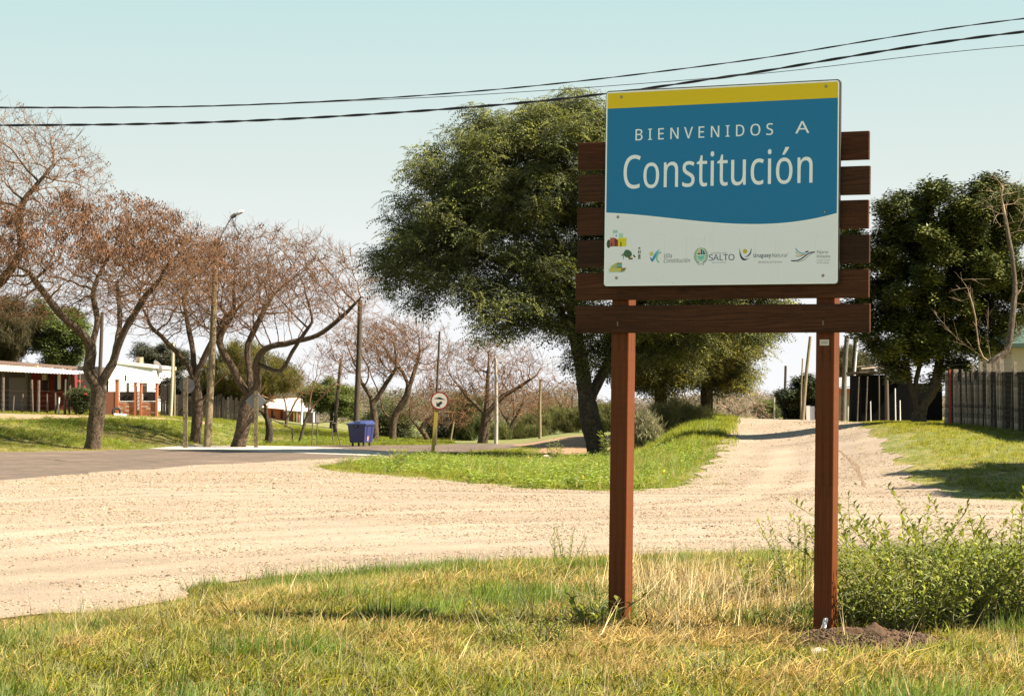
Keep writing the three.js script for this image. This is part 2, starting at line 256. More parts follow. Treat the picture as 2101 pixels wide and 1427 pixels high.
// ------------------------------------------------------------------ growing trees
// limbs: polylines [[x,y,z],...] that the tree starts from (each but the first starts on an earlier one); pts: points the twigs reach for
function grow(limbs, pts, { step = .4, infl = 3, kill = .6, seed = 1, droop = 0, wander = .25, iters = 90 }) {
  const R = mulberry(seed), N = [], kids = [];
  const add = (x, y, z, p) => { N.push([x, y, z, p]); kids.push(0); if (p >= 0) kids[p]++; return N.length - 1; };
  for (const L of limbs) {
    let prev = -1;
    if (N.length) { let m = 1e9; N.forEach((n, i) => { const e = (n[0] - L[0][0]) ** 2 + (n[1] - L[0][1]) ** 2 + (n[2] - L[0][2]) ** 2; if (e < m) { m = e; prev = i; } }); } else prev = add(...L[0], -1);
    const cr = L.length > 2 ? new THREE.CatmullRomCurve3(L.map((q) => V(...q))) : new THREE.LineCurve3(V(...L[0]), V(...L[1])), len = cr.getLength(), k = Math.max(2, Math.round(len / step));
    for (let i = 1; i <= k; i++) { const q = cr.getPointAt(i / k), w = step * .07; prev = add(q.x + (R() - .5) * w, q.y + (R() - .5) * w, q.z + (R() - .5) * w, prev); }
  }
  const A = pts.map((q) => ({ q, n: -1, d: 1e9 }));
  const seeN = (i0) => { for (const a of A) for (let i = i0; i < N.length; i++) { const n = N[i], e = (n[0] - a.q[0]) ** 2 + (n[1] - a.q[1]) ** 2 + (n[2] - a.q[2]) ** 2; if (e < a.d) { a.d = e; a.n = i; } } };
  seeN(0);
  let reach = infl;
  for (let it = 0; it < iters && A.length; it++) {
    const acc = new Map();
    for (const a of A) { if (a.d > reach * reach) continue; const n = N[a.n], l = Math.sqrt(a.d) || 1; let v = acc.get(a.n); if (!v) acc.set(a.n, v = [0, 0, 0]); v[0] += (a.q[0] - n[0]) / l; v[1] += (a.q[1] - n[1]) / l; v[2] += (a.q[2] - n[2]) / l; }
    if (!acc.size) { reach *= 1.5; if (reach > 40) break; continue; }
    const i0 = N.length;
    for (const [k, v] of acc) {
      if (kids[k] > 3) continue;
      const l = Math.hypot(...v) || 1, n = N[k], d = [v[0] / l + (R() - .5) * wander, v[1] / l + (R() - .5) * wander - droop, v[2] / l + (R() - .5) * wander], m = Math.hypot(...d) || 1;
      const pr = n[3] >= 0 ? N[n[3]] : null, q = [n[0] + d[0] / m * step, n[1] + d[1] / m * step, n[2] + d[2] / m * step];
      if (pr && Math.hypot(q[0] - pr[0], q[1] - pr[1], q[2] - pr[2]) < step * .5) continue;
      add(...q, k);
    }
    if (N.length === i0) { reach *= 1.3; if (reach > 40) break; }
    seeN(i0);
    for (let i = A.length - 1; i >= 0; i--) if (A[i].d < kill * kill) A.splice(i, 1);
  }
  return { N, kids };
}
function thicken({ N, kids }, trunkR, tipR) {
  const tips = kids.reduce((s, k) => s + (k ? 0 : 1), 0), k = Math.log(Math.max(2, tips)) / Math.log(trunkR / tipR), r = new Float64Array(N.length);
  for (let i = N.length - 1; i >= 0; i--) { if (!kids[i]) r[i] = tipR ** k; if (N[i][3] >= 0) r[N[i][3]] += r[i]; }
  const run = new Float64Array(N.length); let far = 1;
  for (let i = 0; i < N.length; i++) { r[i] = r[i] ** (1 / k); const p = N[i][3]; if (p >= 0) { run[i] = run[p] + Math.hypot(N[i][0] - N[p][0], N[i][1] - N[p][1], N[i][2] - N[p][2]); far = Math.max(far, run[i]); } }
  for (let i = 0; i < N.length; i++) r[i] = Math.max(tipR * .8, r[i] * (1 - .3 * ss(.08, .75, run[i] / far))); return r;
}
// points inside ellipsoids [x,y,z,rx,ry,rz]; shell 0..1 keeps the points near the outside, low cuts off the underside
function cloud(n, balls, seed, shell = .4, low = -.4) {
  const R = mulberry(seed), out = [], vol = balls.map((b) => b[3] * b[4] * b[5]), tot = vol.reduce((a, b) => a + b, 0);
  while (out.length < n) {
    let k = R() * tot, i = 0; while (k > vol[i]) k -= vol[i++];
    const b = balls[i], x = R() * 2 - 1, y = R() * 2 - 1, z = R() * 2 - 1, r = Math.hypot(x, y, z); if (r > 1 || r < shell * (.6 + .4 * R()) || y < low) continue;
    out.push([b[0] + x * b[3], b[1] + y * b[4], b[2] + z * b[5]]);
  }
  return out;
}
const barkMap = tex(256, 256, (u, v) => { const n = vn(u * 14, v * 14, 3, 14), m = vn(u * 56, v * 28, 5, 28), k = .35 + .75 * n + .6 * (m - .5); return [.5 * k, .5 * k, .5 * k]; });
const barkMat = (c) => std(c, 1, { map: at(barkMap, 2, 1), bumpMap: at(barkMap, 2, 1), bumpScale: .03, vertexColors: true });
// wood of one tree: thick wood goes to the trunk, the rest to the crown; everything relative to the tree's own base
function wood(t, r, base, cut, seed) {
  const R = mulberry(seed), thick = new MB(true), thin = new MB(true), { N } = t, lead = new Int32Array(N.length).fill(-1);
  for (let i = 1; i < N.length; i++) { const p = N[i][3]; if (p >= 0 && (lead[p] < 0 || r[i] > r[lead[p]])) lead[p] = i; }
  for (let i = 1; i < N.length; i++) {                     // one smooth skin along every thick limb
    const par = N[i][3]; if (par < 0 || r[i] <= cut || (par > 0 && lead[par] === i)) continue;
    const chain = [par]; for (let k = i; k >= 0 && r[k] > cut; k = lead[k]) chain.push(k);
    const P = chain.map((k) => V(N[k][0] - base[0], N[k][1] - base[1], N[k][2] - base[2])), sides = r[i] > .15 ? 16 : r[i] > .08 ? 11 : 8, k0 = thick.count; let s = null, run = 0;
    P.forEach((q, j) => {
      const d = P[Math.min(P.length - 1, j + 1)].clone().sub(P[Math.max(0, j - 1)]).normalize(); if (!s) s = Math.abs(d.y) < .9 ? V(0, 1, 0).cross(d).normalize() : V(1, 0, 0).cross(d).normalize(); else s = s.clone().addScaledVector(d, -s.dot(d)).normalize();
      const t2 = d.clone().cross(s); if (j) run += q.distanceTo(P[j - 1]);
      const rad = j ? r[chain[j]] : par === 0 ? r[0] * 1.22 : Math.min(r[par], r[i] * 1.35);
      for (let a = 0; a <= sides; a++) { const g = (a % sides) / sides * 6.2832, cx = Math.cos(g), sx = Math.sin(g), nx = s.x * cx + t2.x * sx, ny = s.y * cx + t2.y * sx, nz = s.z * cx + t2.z * sx, lump = 1 + .30 * (vn(nx * 1.6 + q.x * 1.4 + q.z * .7 + 9, q.y * 1.5 + nz * 1.6, 6) - .5) + .16 * (vn(nx * 4 + q.x * 3, q.y * 4 + nz * 4, 8) - .5), c = .78 + .44 * vn(nx * 3 + q.x + 5, q.y * 2.1 + nz * 3, 12); thick.col = [c, c * .985, c * .96]; thick.v(q.x + nx * rad * lump, q.y + ny * rad * lump, q.z + nz * rad * lump, nx, ny, nz, a / sides, run); }
    });
    for (let j = 0; j + 1 < P.length; j++) for (let a = 0; a < sides; a++) { const o = k0 + j * (sides + 1) + a; thick.i.push(o, o + 1, o + sides + 1, o + 1, o + sides + 2, o + sides + 1); }
  }
  for (let i = 1; i < N.length; i++) {
    const n = N[i], p = N[n[3]]; if (!p || r[i] > cut) continue;
    const heir = lead[n[3]] === i, ra = heir ? r[n[3]] : Math.min(r[n[3]], r[i] * 1.3 + .003), mb = r[i] > cut ? thick : thin, k = r[i] > .06 ? .84 + .32 * vn(n[0] * 1.7 + n[2], n[1] * 1.3, 4) : .8 + .4 * R(); mb.col = [k, k * .98, k * .95];
    mb.gnarl = r[i] > .06 ? .34 : 0;
    const a = [p[0] - base[0], p[1] - base[1], p[2] - base[2]], b = [n[0] - base[0], n[1] - base[1], n[2] - base[2]];
    mb.tube(a, b, n[3] === 0 ? ra * 1.25 : ra, r[i], r[i] > .09 ? 10 : r[i] > .035 ? 5 : 3);
  }
  return [thick, thin];
}
const treeBarks = { grey: barkMat(C(.225, .155, .095)), dark: barkMat(C(.11, .082, .055)), pale: barkMat(C(.29, .22, .155)), twig: std(C(.155, .082, .038), 1, { vertexColors: true }), twigPale: std(C(.32, .235, .155), 1, { vertexColors: true }) };
const podGeo = (() => { const m = new MB(), R = mulberry(77); for (let i = 0; i < 7; i++) { const x = (R() - .5) * .28, y = (R() - .5) * .2, z = (R() - .5) * .28, a = R() * 6.3, w = .022 + .02 * R(), l = .08 + .07 * R(), c = Math.cos(a) * w, s = Math.sin(a) * w, lean = (R() - .5) * .08; m.quad(V(x - c, y, z - s), V(x + c * .6 + lean, y - l * .5, z + s * .6), V(x + c * .4 + lean, y - l, z + s * .4), V(x - c + lean, y - l * .7, z - s)); } return m.geo(); })();
const podMat = std(0xffffff, .9, { side: THREE.DoubleSide });
function bareTree(label, base, limbs, balls, o = {}) {
  const { n = 900, trunkR = .3, tipR = .0105, seed = 1, pods = 400, twigs = 3, shell = .1, low = -.55, dense = 2.5, bark = treeBarks.grey, twigMat = treeBarks.twig, step = .34, name = 'bare_tree', group = 'leafless winter trees along the road', podTop = 0, podScale = 1, kill = .36, twigLen = .56, wander = .36 } = o;
  const g = thing(name, label, 'tree', base, 0, group), t = grow(limbs, cloud(Math.round(n * dense), balls, seed + 3, shell, low), { step, infl: 1.8, kill, seed, wander, iters: 140 }), r = thicken(t, trunkR, tipR);
  const [thick, thin] = wood(t, r, base, .045, seed), R = mulberry(seed + 9), tips = [];
  t.N.forEach((q, i) => {
    if (r[i] > .03) return;
    if (!t.kids[i]) tips.push(q);
    const p = t.N[q[3]] || q, dx = q[0] - p[0], dy = q[1] - p[1], dz = q[2] - p[2], l = Math.hypot(dx, dy, dz) || 1, m = t.kids[i] ? (R() < .6 ? 1 : 2) : twigs;
    for (let k = 0; k < m; k++) {
      const L = twigLen * (.5 + R()), x = dx / l + (R() - .5) * 1.5, y = dy / l + .25 + (R() - .5) * 1.2, z = dz / l + (R() - .5) * 1.5, w = Math.hypot(x, y, z) || 1, kk = .85 + .4 * R(); thin.col = [kk, kk, kk];
      const a = [q[0] - base[0], q[1] - base[1], q[2] - base[2]], b = [a[0] + x / w * L, a[1] + y / w * L, a[2] + z / w * L];
      thin.tube(a, b, tipR * .8, tipR * .45, 3);
      if (R() < .5) { const c = [lerp(a[0], b[0], .5), lerp(a[1], b[1], .5), lerp(a[2], b[2], .5)]; thin.tube(c, [c[0] + (R() - .5) * L, c[1] + R() * L * .6, c[2] + (R() - .5) * L], tipR * .6, tipR * .4, 3); }
    }
  });
  thick.build('trunk', bark, g); const crown = thin.build('crown', twigMat, g); crown.userData.kind = 'stuff';
  if (pods) {
    const list = [], ys = tips.map((q) => q[1]).sort((a, b) => a - b), cutY = ys[Math.floor(ys.length * podTop)] || -99, hi = tips.filter((q) => q[1] >= cutY);
    for (let i = 0; i < pods * .8; i++) { const q = hi[Math.floor(R() * hi.length)]; if (!q || fbm(q[0] * .8 + seed, q[1] * .8 + q[2], 5, 2) < .5) continue; const k = .7 + .7 * R(); list.push({ x: q[0] - base[0] + (R() - .5) * .7, y: q[1] - base[1] + (R() - .3) * .6, z: q[2] - base[2] + (R() - .5) * .7, ry: R() * 6.3, s: (.5 + .6 * R()) * podScale, c: [.135 * k, .064 * k, .029 * k] }); }
    if (list.length) spread('dry_leaves', podGeo, podMat, list, crown);
  }
  return g;
}
// leaf sprays
function leaf(m, o, dir, up, len, wid, fold = .25) {
  const d = dir.clone().normalize(), s = d.clone().cross(up).normalize(), n = s.clone().cross(d).normalize(), k = m.count;
  const put = (f, w, h) => { const p = o.clone().addScaledVector(d, len * f).addScaledVector(s, wid * w).addScaledVector(n, wid * h), q = n.clone().addScaledVector(s, w * fold * 1.5).normalize(); return m.v(p.x, p.y, p.z, q.x, q.y, q.z, w + .5, f); };
  const a = put(0, 0, 0), b = put(.45, .5, fold), c = put(.5, 0, 0), e = put(.45, -.5, fold), f = put(1, 0, -fold * .6);
  m.tri(a, b, c); m.tri(a, c, e); m.tri(c, b, f); m.tri(c, f, e); return k;
}
const pinnate = (() => { const m = new MB(), R = mulberry(31); for (let k = 0; k < 2; k++) { const a0 = k * 2.6, dx = Math.cos(a0), dz = Math.sin(a0); for (let i = 0; i < 7; i++) { const f = .08 + i * .062, o = V(dx * f, -f * f * .9, dz * f), out = V(-dz, 0, dx); for (const sg of [-1, 1]) leaf(m, o, out.clone().multiplyScalar(sg).add(V(dx * .5, -.35 - .4 * R(), dz * .5)), V(.2 * (R() - .5), 1, .2 * (R() - .5)), .075 + .03 * R(), .034); } } return m.geo(); })();
const cluster = (() => { const m = new MB(), R = mulberry(32); for (let i = 0; i < 26; i++) { const a = R() * 6.3, r = .26 * Math.sqrt(R()), d = a + (R() - .5) * 2; leaf(m, V(Math.cos(a) * r, (R() - .5) * .26 - r * .4, Math.sin(a) * r), V(Math.cos(d), -.5 + .9 * (R() - .5), Math.sin(d)), V(.7 * (R() - .5), 1, .7 * (R() - .5)), .075 + .05 * R(), .036 + .012 * R()); } return m.geo(); })();
const broad = (() => { const m = new MB(), R = mulberry(33); for (let i = 0; i < 13; i++) { const a = i * 2.4 + R(), f = .25 * i / 13; leaf(m, V(Math.cos(a) * .04, f - .1, Math.sin(a) * .04), V(Math.cos(a), .1 + .7 * (R() - .6), Math.sin(a)), V(.4 * (R() - .5), 1, .4 * (R() - .5)), .11 + .05 * R(), .052); } return m.geo(); })();
const coarse = (() => { const m = new MB(), R = mulberry(35); for (let i = 0; i < 15; i++) { const a = i * 2.4 + R(); leaf(m, V((R() - .5) * .3, (R() - .5) * .3, (R() - .5) * .3), V(Math.cos(a), .9 * (R() - .5), Math.sin(a)), V(.5 * (R() - .5), 1, .5 * (R() - .5)), .16 + .1 * R(), .07); } return m.geo(); })();
const wisp = (() => { const m = new MB(), R = mulberry(37); for (let i = 0; i < 16; i++) { const a = i * 2.4 + R(), up = R() < .6; leaf(m, V((R() - .5) * .2, (R() - .5) * .4, (R() - .5) * .2), V(Math.cos(a) * .6, up ? .9 : -.8, Math.sin(a) * .6), V(R() - .5, .4, R() - .5), .2 + .12 * R(), .026); } return m.geo(); })();
const foliage = leafMat(.4, 1, { specularIntensity: .3 }), glossy = std(0xffffff, .42, { side: THREE.DoubleSide });
function leafyTree(label, base, limbs, balls, o = {}) {
  const { n = 500, trunkR = .3, tipR = .014, seed = 1, sprays = 4000, geo = pinnate, mat = foliage, col = [.062, .078, .022], col2 = null, scale = 1.3, shell = .45, low = -1, bark = treeBarks.dark, step = .5, name = 'evergreen_tree', group, category = 'tree', spreadR = .7, kill = .7, droop = 0, surf = .4 } = o;
  const g = thing(name, label, category, base, 0, group), R = mulberry(seed + 5), pts = cloud(n, balls, seed + 3, shell, low), t = grow(limbs, pts, { step, infl: 3.2, kill, seed, wander: .35, droop }), r = thicken(t, trunkR, tipR);
  const [thick, thin] = wood(t, r, base, .04, seed);
  thick.build('trunk', bark, g); const crown = new THREE.Group(); crown.name = 'crown'; g.add(crown); thin.build('twigs', bark, crown).userData.kind = 'stuff';
  const ends = t.N.filter((q, i) => r[i] < .035), list = [];
  const push = (x, y, z, sc) => { const k = .72 + .6 * R() * R(), w = col2 ? Math.max(0, R() * 1.5 - .5) : 0; list.push({ x: x - base[0], y: y - base[1], z: z - base[2], ry: R() * 6.3, rx: (R() - .5) * .9, rz: (R() - .5) * .9, s: scale * sc * (.7 + .6 * R()), c: [lerp(col[0], col2 ? col2[0] : 0, w) * k, lerp(col[1], col2 ? col2[1] : 0, w) * k, lerp(col[2], col2 ? col2[2] : 0, w) * k] }); };
  for (let i = 0; i < sprays; i++) { const q = ends[Math.floor(R() * ends.length)]; if (!q) break; const a = R() * 6.3, e = Math.pow(R(), .7) * spreadR; push(q[0] + Math.cos(a) * e, q[1] + (R() - .45) * spreadR, q[2] + Math.sin(a) * e, 1); }
  if (o.fringe) { const k = Math.floor(list.length * o.fringe); spread('leaf_sprays', pinnate, mat, list.slice(0, k).map((q) => ({ ...q, s: q.s * .95 })), crown); spread('leaves', geo, mat, list.slice(k), crown); } else spread('leaves', geo, mat, list, crown);
  return g;
}
function shrub(name, label, base, balls, o = {}) {      // low bush: stems fan out from the foot
  const R = mulberry((o.seed || 1) + 50), limbs = [[base, [base[0], base[1] + .15, base[2]]]], b0 = balls[0];
  for (let i = 0; i < (o.stems || 4); i++) { const a = R() * 6.3; limbs.push([[base[0], base[1] + .1, base[2]], [base[0] + Math.cos(a) * b0[3] * .4, base[1] + (b0[1] - base[1]) * .6, base[2] + Math.sin(a) * b0[5] * .4]]); }
  return leafyTree(label, base, limbs, balls, { trunkR: .09, tipR: .01, n: 160, step: .35, sprays: 900, geo: coarse, category: 'shrub', name, kill: .5, ...o });
}

// --- bare trees along the road, by trunk foot
const PX = (x, y, z, rx, ry, rz) => [x, y, z, rx, ry, rz];
bareTree('tall leafless tree with rusty leaves, standing beyond the tin-roofed house front at the road edge', [-23.622, H(-23.622, -84), -84], [[[-23.622, H(-23.622, -84) - .2, -84], [-23.531, 2.969, -84], [-23.349, 5.913, -84], [-22.952, 8.441, -84]], [[-23.349, 5.913, -84], [-21.015, 8.359, -83], [-21.031, 10.236, -83], [-20.002, 11.698, -83]], [[-23.349, 5.913, -84], [-25.267, 8.441, -84]]],
  [PX(-22.561, 11.715, -84, 5.0, 3.1, 4.4), PX(-20.624, 11.28, -83, 3.5, 2.7, 3.6), PX(-25.065, 9.286, -84, 4, 3, 4)], { seed: 11, n: 850, trunkR: .3, pods: 1800, shell: .3, low: -.6, podTop: .15 });
bareTree('leafless tree with a forked knotty trunk in front of the white house', [-17.823, .03, -82.9], [[[-17.823, -.15, -82.9], [-17.696, 1.086, -82.9], [-17.562, 2.535, -82.9], [-17.522, 2.743, -82.9]], [[-17.562, 2.535, -82.9], [-18.003, 3.365, -82.9], [-17.927, 4.36, -82.9], [-18.155, 4.805, -82.6], [-19.098, 5.808, -82], [-20.22, 7.416, -81.5]], [[-17.927, 4.36, -82.9], [-17.73, 5.459, -83.3], [-18.012, 6.73, -83.6], [-17.582, 8.02, -84]], [[-17.522, 2.743, -82.9], [-16.969, 3.779, -82.9], [-16.563, 4.809, -82.7], [-15.688, 6.242, -82.4], [-14.797, 7.247, -82]], [[-16.969, 3.779, -82.9], [-16.933, 5.492, -84], [-17.253, 7.244, -85]]],
  [PX(-17.872, 8.142, -82.9, 5.4, 2.7, 5.0), PX(-15.17, 7.83, -82.9, 3.2, 2.2, 4.2), PX(-21.082, 6.868, -82.5, 3.8, 1.9, 3.8), PX(-17.862, 6.686, -82.9, 4.2, 1.6, 4.0)], { seed: 23, n: 1700, trunkR: .34, pods: 5200, podTop: .5, podScale: 1.2, low: -.75 });
bareTree('leafless tree standing close behind the wooden street lamp pole', [-15.278, H(-15.278, -94), -94], [[[-15.278, H(-15.278, -94) - .2, -94], [-15.162, 1.735, -94], [-15.334, 3.144, -94]], [[-15.334, 3.144, -94], [-15.643, 3.849, -94], [-16.502, 4.89, -93.5], [-17.233, 5.687, -93]], [[-15.334, 3.144, -94], [-15.494, 4.571, -94.5], [-15.944, 6.491, -95]], [[-15.334, 3.144, -94], [-14.94, 4.084, -94], [-14.009, 5.967, -94]], [[-15.162, 1.735, -94], [-14.346, 2.909, -94], [-12.941, 4.084, -94]]],
  [PX(-15.664, 7.381, -94, 4.9, 2.6, 4.4), PX(-16.952, 6.438, -94, 2.6, 1.8, 3), PX(-13.897, 7.145, -94, 3, 2.6, 3.5)], { seed: 37, n: 1050, trunkR: .27, pods: 700, podTop: .5, low: -.75 });
bareTree('wide leafless tree with a long low limb reaching over the road', [-12.698, H(-12.698, -91), -91], [[[-12.789, -.2, -91], [-12.582, 0.818, -91], [-12.404, 1.841, -91], [-12.247, 2.296, -91]], [[-12.247, 2.296, -91], [-12.752, 3.092, -91], [-13.096, 3.774, -91], [-13.671, 4.913, -91], [-13.066, 6.307, -91.5]], [[-12.247, 2.296, -91], [-12.32, 3.558, -91.5], [-12.485, 4.72, -92], [-11.756, 6.333, -92]], [[-12.247, 2.296, -91], [-11.847, 2.86, -90.7], [-11.893, 3.875, -90.5], [-11.406, 4.544, -90.2], [-10.143, 4.83, -90], [-8.867, 5.197, -89.6], [-7.842, 5.972, -89.4], [-6.934, 6.857, -89.2]], [[-11.893, 3.875, -90.5], [-10.701, 3.524, -90], [-10.119, 4.418, -89.8], [-9.194, 5.753, -89.5]]],
  [PX(-11.749, 7.992, -91, 4.9, 2.3, 4.6), PX(-9.303, 7.389, -90.5, 3.3, 2.0, 3.6), PX(-11.402, 6.737, -91, 4.2, 1.3, 4), PX(-7.405, 6.538, -89.5, 1.5, 1.2, 2.0), PX(-13.683, 7.193, -91, 2.6, 2.4, 3.4)], { seed: 41, n: 1700, trunkR: .33, pods: 1600, podTop: .45, low: -.75 });
bareTree('slender leafless tree rising right behind the blue wheeled bin', [-7.289, H(-7.289, -104), -104], [[[-7.289, -.2, -104], [-7.34, 1.24, -104], [-7.499, 2.279, -104], [-8.073, 3.319, -104]], [[-7.42, 2.019, -104], [-6.773, 3.059, -104], [-6.202, 3.969, -104]]],
  [PX(-7.947, 4.75, -104, 2.6, 1.7, 2.8), PX(-6.777, 4.88, -104, 2.2, 1.6, 2.6)], { seed: 53, n: 520, trunkR: .2, pods: 500, low: -.75 });
bareTree('leafless tree with an S-curved trunk beside the leafy bushes, right of the blue bin', [-6.423, H(-6.423, -106), -106], [[[-6.423, -.2, -106], [-6.474, 0.706, -106], [-6.317, 1.5, -106], [-5.63, 2.824, -106], [-5.977, 3.884, -106]], [[-6.475, 1.103, -106], [-7.032, 1.765, -106], [-7.113, 2.241, -106]], [[-5.63, 2.824, -106], [-5.314, 3.884, -106], [-5.05, 4.68, -106]]],
  [PX(-5.846, 4.945, -106, 2.9, 1.9, 2.8), PX(-6.909, 5.741, -106, 2.4, 1.2, 2.6), PX(-4.785, 4.547, -106, 1.6, 1.3, 2)], { seed: 59, n: 600, trunkR: .2, pods: 600, low: -.75 });
bareTree('round-crowned leafless tree with a straight trunk past the round traffic sign', [-1.476, H(-1.476, -101), -101], [[[-1.527, -.2, -101], [-1.425, 0.744, -101], [-1.35, 1.5, -101]], [[-1.35, 1.5, -101], [-2.158, 2.257, -101], [-2.79, 3.014, -101]], [[-1.35, 1.5, -101], [-1.275, 2.762, -101], [-1.225, 4.024, -101]], [[-1.35, 1.5, -101], [-0.517, 2.383, -101], [0.492, 3.014, -101], [1.25, 3.519, -101]]],
  [PX(-1.023, 3.645, -101, 3.3, 1.9, 3.0), PX(-2.79, 3.266, -101, 1.6, 1.4, 2), PX(0.871, 3.393, -101, 1.6, 1.0, 2)], { seed: 61, n: 850, trunkR: .26, pods: 1000, low: -.75 });
bareTree('small leafless tree beside the thin concrete pole on the far verge', [-0.251, H(-0.251, -118), -118], [[[-0.251, H(-0.251, -118) - .2, -118], [-0.133, 0.616, -118], [-0.31, 1.205, -118]], [[-0.133, 0.616, -118], [0.339, 1.5, -118]]],
  [PX(0.133, 2.237, -118, 1.9, 1.4, 1.9)], { seed: 67, n: 260, trunkR: .17, pods: 150, shell: .2, low: -.6 });
bareTree('low leaning dry tree behind the round traffic sign', [-4.686, H(-4.686, -110), -110], [[[-4.686, -.2, -110], [-4.849, 0.264, -110], [-5.455, 0.951, -110], [-5.785, 1.363, -110]], [[-5.234, 0.676, -110], [-4.411, 1.5, -110], [-3.312, 1.637, -110]]],
  [PX(-3.862, 1.637, -110, 1.9, 1.1, 1.8), PX(-5.511, 1.775, -110, 1.2, .9, 1.4), PX(-4.551, 2.874, -110, 1.1, 1.0, 1.4)], { seed: 71, n: 420, trunkR: .14, pods: 600, shell: .15, low: -.7, twigMat: treeBarks.twig });
bareTree('grey leafless tree in the distance behind the dark leaning trunk', [4.104, H(4.104, -150), -150], [[[4.104, H(4.104, -150) - .2, -150], [4.103, 0.938, -150]]], [PX(4.292, 2.249, -150, 2.6, 1.8, 2.2)], { seed: 73, n: 300, trunkR: .15, pods: 200, shell: .1, low: -.7, tipR: .013 });
bareTree('grey leafless tree in the distance beyond the earth bank', [2.179, H(2.179, -160), -160], [[[2.179, H(2.179, -160) - .2, -160], [2.178, 0.781, -160]]], [PX(2.179, 1.7, -160, 2.4, 1.3, 2.2)], { seed: 79, n: 260, trunkR: .15, pods: 120, shell: .1, low: -.7, tipR: .013 });
bareTree('wide leafless grey bush where the gravel lane tops out', [13.606, H(13.606, -118), -118], [[[13.606, 1.0, -118], [13.606, 1.5, -118]], [[13.606, 1.5, -118], [12.665, 2.089, -118]], [[13.606, 1.5, -118], [14.434, 1.942, -118]]], [PX(13.549, 2.03, -118, 1.9, 1.3, 1.7), PX(14.433, 1.736, -118, 1.2, .8, 1.2), PX(12.604, 1.647, -118, 1.2, .7, 1.2)], { seed: 83, n: 560, trunkR: .1, pods: 0, shell: .1, low: -.8, twigMat: treeBarks.twigPale, name: 'bare_bush', tipR: .009 });
bareTree('thin leafless sapling leaning on the grassy bank left of the blue bin', [-10.737, H(-10.737, -98), -98], [[[-10.737, H(-10.737, -98) - .15, -98], [-10.247, 1.5, -98], [-9.369, 2.602, -98], [-8.71, 3.214, -98]], [[-10.247, 1.5, -98], [-10.056, 2.724, -98], [-9.813, 3.459, -98]]], [PX(-9.569, 3.582, -98, 1.5, 1.3, 1.2)], { seed: 89, n: 70, trunkR: .075, pods: 0, tipR: .01, shell: .1, low: -.8, bark: treeBarks.pale, name: 'bare_sapling' });
bareTree('thin leafless sapling with a forked stem before the orange house', [-12.97, H(-12.97, -112), -112], [[[-12.97, H(-12.97, -112) - .15, -112], [-12.972, 1.92, -112], [-13.171, 2.619, -112]], [[-12.829, 1.22, -112], [-12.608, 1.92, -112], [-12.275, 2.479, -112]]], [PX(-12.752, 2.899, -112, 1.3, .8, 1.2)], { seed: 97, n: 60, trunkR: .085, pods: 0, tipR: .01, shell: .1, low: -.8, bark: treeBarks.pale, name: 'bare_sapling' });
bareTree('black crooked stump-like small tree on the bank beside the diamond sign', [-12.082, H(-12.082, -97), -97], [[[-12.13, H(-12.13, -97) - .2, -97], [-12.079, 0.895, -97], [-12.372, 1.5, -97], [-12.665, 1.791, -97]], [[-12.177, 1.064, -97], [-12.253, 1.863, -97]]], [PX(-12.496, 2.106, -97, .7, .6, .6)], { seed: 101, n: 20, trunkR: .2, pods: 0, tipR: .02, shell: .1, low: -.9, bark: treeBarks.dark, name: 'dead_tree' });

// --- evergreen trees
leafyTree('huge dark evergreen tree with a leaning trunk on the grass island behind the welcome sign', [3.512, -.2, -79.2],
  [[[3.552, -.5, -79.2], [3.392, 0.512, -79.2], [3.058, 1.896, -79.2], [2.81, 3.683, -79.4], [2.576, 4.681, -79.5]], [[2.576, 4.681, -79.5], [1.572, 6.244, -79], [0.383, 7.199, -78.5], [-1.378, 7.946, -78], [-2.942, 8.337, -78]], [[2.576, 4.681, -79.5], [2.194, 7.308, -80], [1.394, 9.719, -80], [0.592, 11.733, -80]], [[3.058, 1.896, -79.2], [4.192, 4.1, -80], [5.398, 6.505, -80], [7.009, 9.116, -80]], [[4.192, 4.1, -80], [6.032, 4.519, -80.5], [8.098, 5.349, -81]], [[2.194, 7.308, -80], [3.646, 10.026, -81], [4.259, 12.269, -81]], [[1.572, 6.244, -79], [-0.202, 6.317, -77], [-0.961, 5.493, -76]]],
  [PX(2.783, 11.869, -79.5, 4.6, 2.9, 4.6), PX(-0.803, 11.804, -79, 3.2, 2.2, 3.6), PX(-2.766, 9.96, -78.5, 2.4, 1.9, 3.2), PX(-3.354, 7.987, -78.5, 2.6, 1.7, 3.0), PX(-4.633, 8.381, -78.5, 1.7, 1.1, 2.2), PX(-4.307, 6.869, -78, 1.5, 1.0, 2.0), PX(-1, 8.822, -79, 3.2, 2.6, 3.8), PX(-1.756, 6.348, -77.5, 2.0, 1.5, 2.2), PX(-0.877, 4.966, -77, 1.0, 1.1, 1.4), PX(1.771, 6.839, -79, 2.2, 2.4, 3.4), PX(7.01, 9.719, -80, 4.4, 4.2, 4.6), PX(6.638, 5.325, -80.5, 3.6, 1.9, 3.6), PX(10.33, 5.755, -81, 1.6, 1.5, 2.2), PX(1.967, 5.155, -79, 1.4, 1.1, 2.2), PX(0.185, 5.598, -78, 1.3, 1.2, 2.0), PX(3.271, 3.785, -79.5, 1.0, .8, 1.6), PX(4.393, 4.5, -80, 1.5, 1.1, 2.2)],
  { seed: 113, n: 1500, sprays: 24000, trunkR: .42, tipR: .012, geo: cluster, col: [.070, .088, .022], col2: [.26, .27, .052], scale: 1.35, shell: .3, step: .5, spreadR: .74, fringe: .62 });
